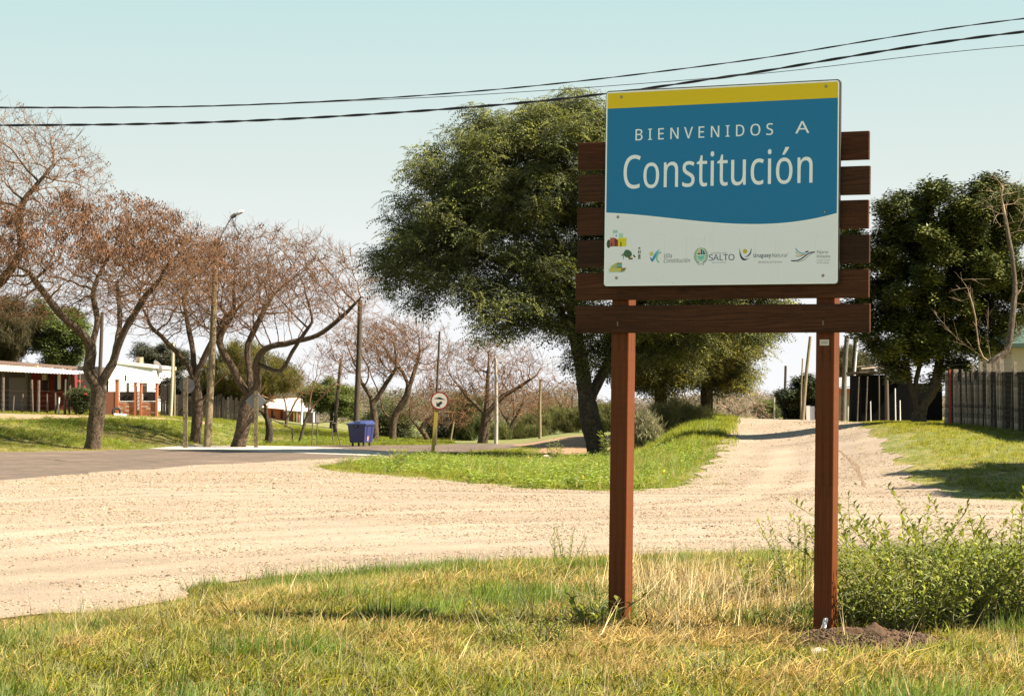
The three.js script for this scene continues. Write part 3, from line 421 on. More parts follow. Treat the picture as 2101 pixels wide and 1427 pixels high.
leafyTree('dark evergreen tree with a yellowish edge at the mouth of the gravel lane', [9.329, H(9.329, -93), -93], [[[9.329, 1.0, -93], [9.287, 2.662, -93], [9.337, 3.592, -93]], [[9.288, 2.894, -93], [10.222, 4.057, -93], [10.691, 4.988, -93]]], [PX(9.294, 4.755, -93, 2.7, 1.9, 2.6), PX(10.455, 4.057, -93, 1.4, 1.5, 1.8), PX(8.13, 4.406, -93, 1.3, 1.3, 1.8)], { seed: 127, n: 420, sprays: 4600, trunkR: .3, col: [.10, .112, .022], col2: [.30, .27, .03], scale: 1.3, shell: .3, geo: cluster, fringe: .4 });
leafyTree('shaded evergreen tree standing between the huge tree and the gravel lane', [6.915, H(6.915, -90), -90], [[[6.915, .8, -90], [6.872, 2.399, -90], [6.741, 3.749, -90]]], [PX(6.63, 4.425, -90, 2.3, 2.0, 2.4), PX(5.678, 4.002, -91, 1.6, 1.2, 1.8)], { seed: 131, n: 360, sprays: 2300, trunkR: .3, col: [.085, .096, .022], col2: [.26, .23, .03], geo: cluster, scale: 1.3, shell: .25 });
leafyTree('dense dark glossy tree with whitewashed twin trunks by the post fence', [13.844, H(13.844, -66), -66],
  [[[13.811, 1.0, -66], [13.762, 1.665, -66], [13.652, 2.324, -66]], [[13.761, 1.5, -66], [14.313, 2.489, -66], [14.519, 3.645, -66], [14.7, 5.629, -66], [15.045, 7.617, -66]], [[13.762, 1.665, -66], [13.392, 2.984, -66], [13.205, 4.636, -66], [13.219, 6.623, -66]], [[13.652, 2.324, -66], [13.946, 4.306, -66], [13.878, 6.291, -66], [13.726, 8.115, -66]], [[13.392, 2.984, -66], [12.376, 4.141, -66], [11.721, 4.967, -66]], [[14.519, 3.645, -66], [15.81, 5.66, -66.5], [16.657, 7.329, -66.5]]],
  [PX(13.808, 8.115, -66, 1.5, 1.3, 1.9), PX(13.217, 6.291, -66, 1.7, 1.9, 2.1), PX(15.053, 8.613, -66, 1.5, 1.0, 1.9), PX(14.87, 6.291, -66, 1.8, 2.1, 2.2), PX(16.664, 8.165, -66.5, 1.6, 1.5, 2.0), PX(16.81, 5.827, -66.5, 1.7, 1.5, 2.0), PX(12.056, 5.795, -66, .9, 1.5, 1.5), PX(13.203, 4.306, -66, 1.7, 1.1, 1.8), PX(11.473, 4.967, -66, .7, 1.0, 1.2), PX(14.853, 4.141, -66, 1.2, .8, 1.4), PX(11.499, 8.384, -67, .5, .6, .8), PX(11.485, 6.954, -66, .8, 1.0, 1.2), PX(12.949, 3.397, -66, 1.0, .7, 1.3), PX(15.425, 3.315, -66, 1.1, .8, 1.3), PX(16.465, 4.327, -66.5, 1.3, 1.1, 1.5), PX(14.102, 2.984, -66, .8, .6, 1.0)],
  { seed: 137, n: 950, sprays: 12500, trunkR: .25, tipR: .011, geo: broad, mat: glossy, col: [.066, .084, .022], col2: [.19, .20, .04], scale: 1.25, shell: .3, step: .4, spreadR: .5 });
leafyTree('evergreen tree out on the right verge whose shade falls on the lane mouth', [15.4, H(15.4, -37.5), -37.5], [[[15.4, .1, -37.5], [15.3, 1.8, -37.5], [15.5, 3.2, -37.4]]], [PX(15.2, 5.2, -35.4, 2.8, 1.9, 2.6), PX(16.2, 5.5, -39.6, 3.2, 2.1, 3.0), PX(13.9, 5.2, -34.4, 1.7, 1.2, 1.6)], { seed: 139, n: 520, sprays: 6000, trunkR: .22, geo: broad, mat: glossy, col: [.045, .06, .018], scale: 1.6, shell: .2, spreadR: .55 });
leafyTree('bright green leafy tree behind the tin-roofed house', [-28.674, H(-28.674, -124), -124], [[[-28.674, 1.6, -124], [-28.696, 4.289, -124], [-28.861, 5.53, -124]], [[-28.693, 3.979, -124], [-29.481, 5.53, -124]]], [PX(-28.868, 6.461, -124, 2.2, 2.0, 2.2), PX(-29.964, 7.703, -124, 1.2, 1.2, 1.5), PX(-27.775, 5.53, -124, 1.0, 1.0, 1.3)], { seed: 149, n: 260, sprays: 1900, trunkR: .2, geo: coarse, col: [.10, .15, .02], col2: [.16, .19, .02], scale: 1.15, shell: .3, spreadR: .5 });
leafyTree('olive brown leafy tree towering behind the rusty end of the tin roof', [-31.717, H(-31.717, -122), -122], [[[-31.717, 1.6, -122], [-31.68, 4.244, -122], [-31.605, 6.076, -122]]], [PX(-31.61, 6.686, -122, 2.0, 2.1, 2.2), PX(-32.981, 6.381, -122, 2.0, 2.0, 2.0)], { seed: 151, n: 300, sprays: 2600, trunkR: .22, geo: wisp, col: [.095, .082, .03], scale: 1.3, shell: .3, spreadR: .5 });
leafyTree('grey green tree behind the flat-roofed white house', [-23.202, H(-23.202, -128), -128], [[[-23.202, 1.6, -128], [-23.22, 4.379, -128], [-23.32, 5.019, -128]]], [PX(-23.449, 5.179, -128, 1.7, 1.2, 1.8), PX(-22.263, 4.859, -128, 1.4, 1.2, 1.6), PX(-24.507, 5.404, -128, .8, .5, 1.0)], { seed: 157, n: 240, sprays: 1500, trunkR: .2, geo: coarse, col: [.07, .075, .038], scale: .95, shell: .25, spreadR: .45 });
leafyTree('yellow green wispy tree behind the leafless tree with the long limb', [-14.845, H(-14.845, -112), -112], [[[-14.845, 1.2, -112], [-14.849, 2.339, -112], [-14.994, 3.459, -112]], [[-14.849, 2.339, -112], [-13.454, 3.459, -112]]], [PX(-15.417, 4.019, -112, 2.3, 1.6, 2.2), PX(-13.454, 3.459, -112, 1.5, 1.2, 1.8), PX(-17.529, 3.476, -113, 1.4, 1.3, 1.6)], { seed: 163, n: 300, sprays: 2100, trunkR: .18, geo: wisp, col: [.13, .115, .022], col2: [.19, .16, .02], scale: 1.0, shell: .2, spreadR: .5 });
leafyTree('bright green young tree right of the orange house', [-11.571, H(-11.571, -125), -125], [[[-11.571, .5, -125], [-11.572, 1.812, -125]]], [PX(-11.731, 2.593, -125, 1.3, 1.3, 1.4), PX(-10.792, 1.968, -125, 1.1, .9, 1.2), PX(-12.928, 2.759, -126, 1.0, .8, 1.2)], { seed: 167, n: 200, sprays: 1300, trunkR: .12, geo: coarse, col: [.11, .15, .02], col2: [.17, .19, .02], scale: 1.0, shell: .2, spreadR: .4, name: 'leafy_tree' });
leafyTree('olive tree far behind the orange-roofed shed past the right signpost', [21.423, H(21.423, -120), -120], [[[21.423, 1.0, -120], [21.342, 2.999, -120]]], [PX(21.289, 4.199, -120, 1.0, 1.2, 1.2), PX(20.541, 4.649, -120, .9, 1.3, 1.2)], { seed: 173, n: 160, sprays: 1000, trunkR: .14, geo: wisp, col: [.12, .115, .045], scale: 1.0, shell: .2, spreadR: .4 });
shrub('willow_bush', 'tall pale green willowy bush between the traffic sign and the straight-trunked bare tree', [-2.533, H(-2.533, -112), -112], [PX(-2.532, 1.081, -112, 1.1, 1.35, 1.2), PX(-2.952, 1.64, -112, .8, 1.2, 1)], { seed: 179, n: 220, sprays: 1200, geo: wisp, col: [.10, .12, .035], scale: 1.0, shell: .1, spreadR: .35 });
shrub('dark_bush', 'dark bush under the low leaning dry tree', [-3.927, H(-3.927, -116), -116], [PX(-3.926, 0.486, -116, 1.2, .9, 1.2)], { seed: 181, col: [.03, .036, .014], sprays: 900, scale: .9, shell: .1 });
shrub('round_bush', 'yellow green round bush below the bare trees, nearest the thin concrete pole', [-0.942, H(-0.942, -116), -116], [PX(-0.942, 0.197, -116, 1.0, .75, 1.1)], { seed: 191, geo: wisp, col: [.12, .13, .03], sprays: 800, scale: .8, shell: .1, spreadR: .35 });
shrub('round_bush', 'yellow green round bush below the small bare tree, against the earth bank', [0.435, H(0.435, -120), -120], [PX(0.435, 0.302, -120, 1.0, .8, 1.1), PX(1.184, 0.242, -120, .9, .7, 1.0)], { seed: 193, geo: wisp, col: [.125, .13, .03], sprays: 1100, scale: .8, shell: .1, spreadR: .35 });
for (const [x, z, sx, label] of [[1.356, -122, 1, 'yellow green bush behind the slim timber pole on the bank crest'], [2.44, -126, 1.2, 'largest yellow green bush of the row beyond the earth bank'], [3.547, -124, 1, 'yellow green bush beside the thin far pole, beyond the earth bank'], [4.71, -122, 1.1, 'yellow green bush directly behind the dark leaning trunk'], [5.587, -118, 1.1, 'yellow green bush hidden behind the left signpost, beyond the dark trunk']]) shrub('row_bush', label, [x, H(x, z), z], [PX(x, H(x, z) + .75 * sx, z, 1.15 * sx, .8 * sx, 1)], { seed: 195 + Math.round(x * 7), geo: wisp, col: [.15, .15, .04], sprays: 700, scale: .85, shell: .1, spreadR: .35, group: 'bushes beyond the earth bank' });
shrub('leafy_bush', 'dark leafy bush between the bare trees right of the blue bin', [-7.355, H(-7.355, -113), -113], [PX(-7.41, 0.992, -113, 1.2, 1.2, 1.2), PX(-6.449, 0.428, -113, .9, .8, 1)], { seed: 197, col: [.05, .065, .018], col2: [.12, .13, .02], sprays: 1300, scale: .85, shell: .15 });
shrub('lane_hedge', 'big clipped dark hedge on the crest of the gravel lane', [15.318, H(15.318, -104), -104], [PX(14.932, 2.227, -104, .9, 1.05, 1.2), PX(15.973, 2.539, -104, 1.0, 1.35, 1.3), PX(16.782, 2.418, -105, .9, 1.2, 1.2)], { seed: 199, n: 260, geo: coarse, mat: glossy, col: [.05, .064, .022], sprays: 2600, scale: .85, shell: .15, spreadR: .35, stems: 6 });
shrub('small_bush', 'bright green bush glowing beside the lane hedge', [15.726, H(15.726, -120), -120], [PX(15.697, 1.74, -120, .8, .8, .9)], { seed: 211, col: [.12, .16, .02], sprays: 700, scale: .75, shell: .1, spreadR: .3 });
shrub('reedy_bush', 'pale reedy bush on the bank below the shaded evergreen', [6.853, H(6.853, -82), -82], [PX(6.956, 1.5, -82, 1.0, .55, .9), PX(7.672, 1.398, -82, .8, .5, .8), PX(6.136, 1.295, -82, .8, .45, .8)], { seed: 223, geo: wisp, col: [.27, .25, .09], sprays: 900, scale: .9, shell: .1, spreadR: .35 });
shrub('agave_clump', 'clump of dry grey strap-leaved plants left of the reedy bush', [5.213, H(5.213, -78), -78], [PX(5.212, 0.916, -78, .8, .45, .7)], { seed: 227, geo: wisp, col: [.30, .28, .15], sprays: 420, scale: 1.1, shell: .05, spreadR: .3 });
shrub('flowering_shrub', 'shrub with scarlet flowers at the end of the wooden post fence', [-23.647, H(-23.647, -107), -107], [PX(-23.654, 2.516, -107, .55, .8, .6), PX(-24.135, 2.435, -107, .5, .6, .5)], { seed: 229, col: [.075, .10, .02], sprays: 500, scale: .7, shell: .1, spreadR: .3 });
{ // its flowers
  const s = scene.children.find((o) => o.name === 'flowering_shrub'), m = new MB(), R = mulberry(3), b = s.position;
  for (const [x, y] of [[-23.687, 3.334, -106.4], [-23.581, 3.281, -106.4], [-23.448, 3.334, -106.4], [-23.392, 3.015, -106.4], [-23.766, 3.148, -106.4], [-23.283, 2.616, -106.4]].map((q) => [q[0], q[1]])) for (let k = 0; k < 5; k++) leaf(m, V(x - b.x + (R() - .5) * .08, y - b.y, .45 + (R() - .5) * .1), V(R() - .5, R() - .2, .6), V(0, 1, .3), .12, .08);
  m.build('flowers', leafMat(.3, .6, { color: C(.75, .07, .02) }), s).userData.kind = 'stuff';
}
// ------------------------------------------------------------------ grass
function blade(m, x, z, a, lean, L, w, curl, segs = 3) {
  const dx = Math.cos(a), dz = Math.sin(a), sx = -dz, sz = dx, k = m.count;
  for (let i = 0; i <= segs; i++) {
    const f = i / segs, o = (lean * f + curl * f * f) * L, y = L * (f - .42 * (lean + curl) * (lean + curl) * f * f), wi = w * (1 - f * .92) * .5;
    const px = x + dx * o, pz = z + dz * o, n = V(-dx * .5, 0, -dz * .5).add(V(dx, .9, dz)).normalize();
    m.v(px - sx * wi, Math.max(0, y), pz - sz * wi, n.x - sx * .3, n.y, n.z - sz * .3, 0, f); m.v(px + sx * wi, Math.max(0, y), pz + sz * wi, n.x + sx * .3, n.y, n.z + sz * .3, 1, f);
  }
  for (let i = 0; i < segs; i++) { const o = k + i * 2; m.i.push(o, o + 1, o + 3, o, o + 3, o + 2); }
}
function tuft(seed, n, rad, L0, L1, w, lean, curl, segs = 3) { const m = new MB(), R = mulberry(seed); for (let i = 0; i < n; i++) { const r = rad * Math.sqrt(R()), t = R() * 6.3; blade(m, Math.cos(t) * r, Math.sin(t) * r, R() * 6.3, lean * (.3 + R()), L0 + (L1 - L0) * R(), w * (.7 + .6 * R()), curl * (R() - .15), segs); } return m.geo(); }
const grassMat = leafMat(.4, 1, { specularIntensity: .2 }), strawMat = leafMat(.3, 1, { specularIntensity: .2 });
const tG = [tuft(1, 15, .07, .03, .065, .0062, 1.0, .7), tuft(2, 12, .07, .04, .085, .0070, .9, 1.0)], tS = [tuft(3, 13, .08, .04, .09, .0048, 1.7, .3), tuft(4, 11, .08, .05, .11, .0044, 1.5, .6)], tL = [tuft(5, 5, .04, .10, .24, .0036, .6, .9, 4)], tC = tuft(8, 18, .07, .06, .15, .0062, .55, .8), tFar = tuft(6, 12, .16, .10, .26, .020, .5, .6, 2), tFarThin = tuft(7, 12, .16, .08, .22, .014, .7, .6, 2);
{
  const R = mulberry(99), G = [[], []], S = [[], []], L = [[]], K = [];
  // the verge in the foreground
  for (let n = 0; n < 165000; n++) {
    const d = Math.sqrt(7.6 ** 2 + R() * (21.5 ** 2 - 7.6 ** 2)), s = (R() * 2 - 1) * .305, x = s * d, z = -d, e = -gravelField(x, z); if (e < -.5 || d > tab(EDGE, s) + .9) continue;
    if (e < .35 && R() > (e < 0 ? .05 * ss(.45, .6, fbm(x * 1.4, z * 1.4, 219, 3)) * (1 + e * 2) : .5 + e * 1.5)) continue;
    const dry = fbm(x * .55, z * .55, 201, 4), pat = fbm(x * 1.7, z * 1.7, 207, 3), hay = Math.exp(-(((x - 1.15) / .75) ** 2) - (((z + 12.9) / 1.7) ** 2)), bare = Math.hypot((x - 1.95) / .5, (z + 10.75) / .55); if (bare < .9 && R() < .93) continue;
    if (fbm(x * .8, z * .8, 223, 3) < .40 && R() < .62) continue;
    const q = dry * .5 + pat * .5 + hay * .45 + .5 * (R() - .5), k = .38 + 1.0 * R(), sc = (.5 + .65 * R()) * (e < .6 ? .75 : 1) * (.75 + .6 * fbm(x * 1.1, z * 1.1, 213, 3));
    const y = GH(x, z) - .005, base = { x, y, z, ry: R() * 6.3, rx: (R() - .5) * 1.1, rz: (R() - .5) * 1.1 };
    if (R() < ss(.47, .73, q)) { const w = R(); S[R() < .5 ? 0 : 1].push({ ...base, s: sc * (1 + .15 * hay), c: [lerp(.50, .30, w) * k, lerp(.355, .185, w) * k, lerp(.115, .045, w) * k] }); }
    else { const w = R(); G[R() < .5 ? 0 : 1].push({ ...base, s: sc, c: [lerp(.12, .28, w) * k, lerp(.165, .245, w) * k, lerp(.005, .014, w) * k] }); }
    if (pat > .58 && dry < .5 && R() < .22) { const kk = .6 + .6 * R(); K.push({ ...base, rx: base.rx * .4, rz: base.rz * .4, s: .7 + .8 * R(), c: [.13 * kk, .20 * kk, .012 * kk] }); }
    if (R() < .008 + .10 * hay) { const w = R(); L[0].push({ ...base, s: (.8 + .6 * R()) * (1 + .5 * hay), c: R() < .3 + .6 * hay + q * .4 ? [.55 * k, .44 * k, .22 * k] : [.13 * k, .15 * k, .03 * k] }); }
  }
  spread('verge_grass', tG[0], grassMat, G[0]); spread('verge_grass', tG[1], grassMat, G[1]); spread('dry_grass', tS[0], strawMat, S[0]); spread('dry_grass', tS[1], strawMat, S[1]); spread('tall_grass', tL[0], strawMat, L[0]); spread('lush_grass', tC, grassMat, K);
  console.log('verge', G[0].length + G[1].length, S[0].length + S[1].length, L[0].length);
}
{
  const R = mulberry(101), A = [], B = [], T = [];
  const tries = [[70000, 36, 98, -.13, .115], [46000, 32, 96, .11, .30], [60000, 74, 118, -.30, -.03]];
  tries.forEach(([n, d0, d1, s0, s1], zone) => {
    for (let i = 0; i < n; i++) {
      const d = Math.sqrt(d0 * d0 + R() * (d1 * d1 - d0 * d0)), s = s0 + R() * (s1 - s0), x = s * d, z = -d, e = -isBare(x, z); if (e < -.9 || (e < 0 && (gravelField(x, z) < -e - .01 || R() > .22 * (1 + e / .9))) || (e > 0 && e < .5 && R() > .35 + e)) continue;
      const n1 = fbm(x * .3, z * .3, 301, 3), n2 = fbm(x * 1.1, z * 1.1, 303, 3), k = .5 + .95 * R(), dry = zone === 2 ? n1 * .8 + n2 * .3 : zone === 1 ? n1 * .6 + n2 * .25 : n1 * .5 + n2 * .25 + (e < 1 ? .12 : 0), lush = zone === 0 ? ss(.07, .095, s) * ss(55, 70, d) : 0;
      const it = { x, y: GH(x, z) - .01, z, ry: R() * 6.3, rx: (R() - .5) * .25, rz: (R() - .5) * .25, s: (zone === 1 ? .42 : .6) * (.6 + .8 * R()) * (1 + 1.6 * lush) * (e < .8 ? .7 : 1) };
      if (R() < ss(.44, .68, dry)) { it.c = [.36 * k, .29 * k, .06 * k]; it.s *= .8; B.push(it); }
      else { const w = R() * .8 + (zone === 1 ? .3 : 0); it.c = [lerp(.16, .30, w) * k, lerp(.215, .28, w) * k, lerp(.010, .018, w) * k]; A.push(it); }
    }
  });
  spread('meadow_grass', tFar, grassMat, A); spread('meadow_dry_grass', tFarThin, strawMat, B);
  console.log('meadow', A.length, B.length);
  for (let i = 0; i < 5200; i++) { const lane = R() < .55, d = lane ? 46 + 40 * R() : 38 + 44 * R(), s = lane ? .05 + .055 * R() : -.09 + .18 * R(), x = s * d, z = -d; if (isBare(x, z) > -.25 || fbm(x * .5, z * .5, 317, 3) < .47) continue; const k = .6 + .8 * R(), dryT = R() < .3; T.push({ x, y: GH(x, z) - .01, z, ry: R() * 6.3, rx: (R() - .5) * .5, rz: (R() - .5) * .5, s: [3, 1.3 + 1.4 * R(), 3], c: dryT ? [.34 * k, .27 * k, .08 * k] : [.14 * k, .21 * k, .012 * k] }); }
  spread('rough_grass', tL[0], grassMat, T);
  // broad low weeds on the island and the bank, and a few dandelions
  const W = [], D = [];
  for (let i = 0; i < 5000; i++) { const z0 = R() < .6, d = z0 ? 38 + 42 * R() : 84 + 18 * R(), s = z0 ? -.1 + .21 * R() : -.27 + .22 * R(), x = s * d, z = -d; if (isBare(x, z) > -.3 || fbm(x * .6, z * .6, 311, 3) < .46) continue; const k = .5 + .9 * R(); W.push({ x, y: GH(x, z) + .07, z, ry: R() * 6.3, s: .7 + .7 * R(), c: [.19 * k, .25 * k, .016 * k] }); if (R() < .006) D.push({ x: x + R() * .3, y: GH(x, z) + .17, z, ry: R() * 6, rx: (R() - .5), s: .05 + .04 * R(), c: [.75, .5, .01] }); }
  spread('broadleaf_weeds', broad, grassMat, W);
  spread('dandelion_flowers', new THREE.IcosahedronGeometry(.6, 0), std(0xffffff, .8), D);
}
// --- single plants on the verge
function plantGeo(seed, stems, rad, h0, h1, lean, leafLen, leafWid, leavesPer) {
  const S = new MB(), Lf = new MB(true), R = mulberry(seed);
  for (let i = 0; i < stems; i++) {
    const t = R() * 6.3, r = rad * Math.sqrt(R()), x = Math.cos(t) * r, z = Math.sin(t) * r, h = (h0 + (h1 - h0) * R()) * (stems > 60 ? .55 + .85 * vn(x * 4.2 + seed, z * 4.2, 5) : 1), ax = Math.cos(t) * lean * (.3 + R()) + (R() - .5) * .15, az = Math.sin(t) * lean * (.3 + R()) + (R() - .5) * .15, pts = [];
    for (let k = 0; k <= 5; k++) { const f = k / 5; pts.push([x + ax * h * f * f, h * f, z + az * h * f * f]); }
    S.path(pts, [.004, .0036, .0032, .0028, .0022, .0015], 4, false);
    const n = Math.round(leavesPer * h / h1);
    for (let k = 0; k < n; k++) {
      const f = .12 + .88 * k / n, q = V(x + ax * h * f * f, h * f, z + az * h * f * f), a = k * 2.4 + R() * .8, up = f > .93 ? 1.4 : .35 + .5 * R(), kk = .75 + .6 * R(), w = f > .85 ? .5 : R() * .5; Lf.col = [lerp(.13, .28, w) * kk, lerp(.175, .27, w) * kk, lerp(.012, .022, w) * kk];
      leaf(Lf, q, V(Math.cos(a), up, Math.sin(a)), V(-Math.cos(a) * .4, 1, -Math.sin(a) * .4), leafLen * (.7 + .6 * R()) * (1.1 - .4 * f), leafWid * (.8 + .4 * R()), .3);
    }
  }
  return [S.geo(), Lf.geo()];
}
const weedLeaf = leafMat(.4, 1, { vertexColors: true, specularIntensity: .5 }), weedStem = std(C(.16, .15, .06), .8);
function plant(name, label, x, z, args, category = 'weed') { const g = thing(name, label, category, [x, GH(x, z), z]), [a, b] = plantGeo(...args); part('stems', a, weedStem, g).userData.kind = 'stuff'; part('foliage', b, weedLeaf, g).userData.kind = 'stuff'; return g; }
plant('leafy_shrub', 'waist-high leafy weed thicket right of the right signpost', 2.383, -11.5, [401, 150, .46, .12, .78, .7, .072, .020, 50], 'shrub');
plant('leafy_shrub', 'leafy weed thicket with yellowing shoots at the far right of the verge', 2.951, -11.7, [409, 140, .48, .12, .74, .7, .070, .020, 48], 'shrub');
plant('tall_weed', 'single tall leafy shoot rising just right of the right signpost', 2.183, -12.4, [419, 2, .06, .62, .80, .12, .062, .016, 36]);
plant('low_weed', 'low leafy weed behind the right signpost, on its left side', 1.944, -13.2, [421, 16, .24, .25, .55, .4, .055, .014, 30]);
plant('low_weed', 'broad-leaved green weed in the dry grass between the signposts', 1.639, -13, [431, 9, .14, .18, .34, .5, .075, .024, 16]);
plant('low_weed', 'dark green weed clump against the left signpost', 0.517, -11.4, [433, 14, .13, .08, .22, .9, .085, .026, 10]);
plant('low_weed', 'green weed at the roadside edge left of the left signpost', 0.526, -18.4, [439, 10, .2, .15, .38, .3, .06, .014, 18]);
plant('low_weed', 'bushy green weed in the verge before the left signpost', 0.092, -10.7, [443, 26, .22, .08, .22, .6, .04, .011, 18]);
plant('low_weed', 'small bright green weed low in front of the dry grass', 0.975, -9.3, [449, 12, .11, .06, .15, .6, .04, .012, 14]);
plant('young_weed', 'tall weed at the near edge of the grass island, left of the traffic sign', -3.039, -51, [457, 14, .28, .4, .75, .3, .14, .04, 16]);
plant('young_weed', 'yellow green weed sprouting before the dark leaning trunk', 1.655, -74, [461, 10, .25, .5, .95, .3, .2, .05, 16]);
plant('young_weed', 'yellow green weed beside the foot of the dark leaning trunk', 3.589, -72, [463, 12, .3, .6, 1.1, .3, .2, .05, 16]);
{ // wiry tussock
  const g = thing('grass_tussock', 'wiry olive grass tussock at the gravel edge on the left', 'grass', [-2.346, GH(-2.346, -12), -12.0]), m = new MB(true), R = mulberry(7);
  for (let i = 0; i < 420; i++) { const t = R() * 6.3, r = .1 * Math.sqrt(R()), k = .7 + .7 * R(), dry = R() < .35; m.col = dry ? [.34 * k, .25 * k, .08 * k] : [.16 * k, .155 * k, .022 * k]; blade(m, Math.cos(t) * r, Math.sin(t) * r, t + (R() - .5), .35 + .5 * R(), .10 + .16 * R(), .0032, .3 * R() + .1, 4); }
  m.build('blades', leafMat(.3, 1, { vertexColors: true, specularIntensity: .2 }), g).userData.kind = 'stuff';
}
// ------------------------------------------------------------------ the welcome sign
const woodMap = (() => tex(1024, 256, (u, v) => {
  const wob = vn(u * 5, v * 3, 3) * .5 + vn(u * 2, v * 6, 5) * .35, rings = .5 + .5 * Math.sin((v * 9 + wob * 3.2) * 6.283), fine = vn(u * 24, v * 220, 9), pore = vn(u * 60, v * 160, 12), k = .58 + .42 * rings * vn(u * 3, v * 5, 8) + .6 * (fine - .5) + (pore > .8 ? -.22 : 0) + .25 * (vn(u * 4, v * 4, 15) - .5);
  const kn = Math.hypot((u - .23) * 9, (v - .4) * 2.2), k2 = kn < .25 ? k * (.45 + 1.6 * kn) : k; return [.66 * k2, .62 * k2, .58 * k2];
}))();
{
  const q = new THREE.Quaternion().setFromEuler(new THREE.Euler(-.0033, -.3893, -.014, 'YZX')), h = 2.58, c = V(1.2122, 2.8257, -11.2817).sub(V(0, h, 0).applyQuaternion(q));
  const g = thing('welcome_sign', 'blue, yellow and white welcome board on brown timber slats and two posts', 'sign', [c.x, c.y, c.z]); g.quaternion.copy(q);
  const timber = (r, gg, b, k, rx, ry) => { const t = woodMap.clone(); t.repeat.set(rx, ry); t.offset.set(k * .37 % 1, k * .23 % 1); t.needsUpdate = true; return new THREE.MeshPhysicalMaterial({ color: C(r, gg, b), roughness: .6, specularIntensity: .25, map: t, bumpMap: t, bumpScale: .0012 }); };
  const tones = [[.160, .058, .027], [.118, .052, .027], [.148, .057, .028], [.100, .047, .026], [.155, .060, .027], [.145, .058, .028]];
  for (let i = 0; i < 6; i++) {
    const y = h + .285 - .08 - i * .1952, len = [1.752, 1.754, 1.752, 1.756, 1.762, 1.766][i], s = part('slat', new RoundedBoxGeometry(len, .162, .03, 2, .004), timber(...tones[i], i + 1, 1, .8), g); s.position.set(-.009 + (i % 2 ? .003 : -.002), y, -.015); s.rotation.z = [.001, -.002, .0015, -.001, .0005, 0][i];
    if (i === 5) for (const x of [-.617, .617]) { const m = new MB(); m.tube([x, -.005, .0145], [x, -.005, .0158], .006, .005, 10, true); m.build('nail_hole', std(C(.01, .008, .006), .9), s); const n = new MB(); n.box(x - .004, x + .004, -.04, -.013, .0152, .0156); n.build('drip_stain', std(C(.16, .13, .11), .9), s); }
  }
  for (const x of [-.617, .617]) {
    const p = part('post', new RoundedBoxGeometry(.108, h + .3 + .4, .13, 2, .006), (() => { const t = woodMap.clone(); t.rotation = Math.PI / 2; t.repeat.set(1, 2.4); t.offset.set(x, .3); t.needsUpdate = true; return new THREE.MeshPhysicalMaterial({ color: C(.27, .082, .028), roughness: .5, specularIntensity: .25, map: t }); })(), g); p.position.set(x, (h + .3 - .4) / 2, -.0955);
    if (x > 0) { const pl = part('name_plate', new RoundedBoxGeometry(.054, .034, .003, 2, .0012), std(C(.62, .56, .52), .4), p); pl.position.set(-.004, h - .853 - .055 - (h + .3 - .4) / 2, .0668); const inner = part('engraving', new THREE.PlaneGeometry(.038, .016), std(C(.42, .36, .34), .5), pl); inner.position.z = .0019; }
  }
  // the printed sheet
  const W = 2048, Hh = 1688, cv = document.createElement('canvas'); cv.width = W; cv.height = Hh; const x = cv.getContext('2d'), X = (u) => u * W, Y = (v) => v * Hh;
  x.fillStyle = '#f2f3ff'; x.fillRect(0, 0, W, Hh);
  x.fillStyle = '#1577ae'; x.beginPath(); x.moveTo(X(.006), Y(.086)); x.lineTo(X(.994), Y(.086)); x.lineTo(X(.994), Y(.655)); x.bezierCurveTo(X(.80), Y(.715), X(.62), Y(.705), X(.42), Y(.678)); x.bezierCurveTo(X(.28), Y(.658), X(.14), Y(.632), X(.006), Y(.622)); x.closePath(); x.fill();
  x.strokeStyle = '#ffffff'; x.lineWidth = 7; x.beginPath(); x.moveTo(X(.994), Y(.6565)); x.bezierCurveTo(X(.80), Y(.7175), X(.62), Y(.7075), X(.42), Y(.6805)); x.bezierCurveTo(X(.28), Y(.6605), X(.14), Y(.6345), X(.006), Y(.6245)); x.stroke();
  x.fillStyle = '#e6c512'; x.fillRect(X(.006), Y(.008), X(.988), Y(.0785));
  x.strokeStyle = '#ffffff'; x.lineWidth = 9; x.strokeRect(5, 5, W - 10, Hh - 10);
  const write = (s, u0, u1, vBase, vTop, font, fill, spacing = 0, capRatio = .72) => {           // fits a line between u0 and u1 with its capitals from vTop to vBase
    const size = (vBase - vTop) * Hh / capRatio; x.save(); x.font = font.replace('$', size); x.fillStyle = fill; x.textBaseline = 'alphabetic'; x.letterSpacing = `${spacing}px`; const w = x.measureText(s).width - spacing; x.translate(X(u0), Y(vBase)); x.scale((u1 - u0) * W / w, 1); x.fillText(s, 0, 0); x.restore(); x.letterSpacing = '0px';
  };
  write('BIENVENIDOS', .1258, .7296, .2565, .1985, '$px sans-serif', '#f6f6ff', 36); write('A', .8192, .8778, .2545, .1945, '$px sans-serif', '#f6f6ff');
  x.strokeStyle = '#f6f6ff'; 
  write('Constitución', .0725, .9045, .5010, .3275, '$px sans-serif', '#f6f6ff', 0, .735);
  // printed pictures, bottom left: two little houses
  const poly = (fill, ...p) => { x.fillStyle = fill; x.beginPath(); for (let i = 0; i < p.length; i += 2) x.lineTo(X(p[i]), Y(p[i + 1])); x.closePath(); x.fill(); };
  const disc = (fill, u, v, r, ry = r) => { x.fillStyle = fill; x.beginPath(); x.ellipse(X(u), Y(v), X(r), X(ry), 0, 0, 7); x.fill(); };
  disc('#3d5348', .019, .783, .009, .018); poly('#b8604f', .0245, .752, .045, .752, .045, .797, .0245, .797); poly('#7a3630', .045, .752, .060, .764, .060, .797, .045, .797); poly('#6a2c28', .029, .778, .034, .778, .034, .797, .029, .797);
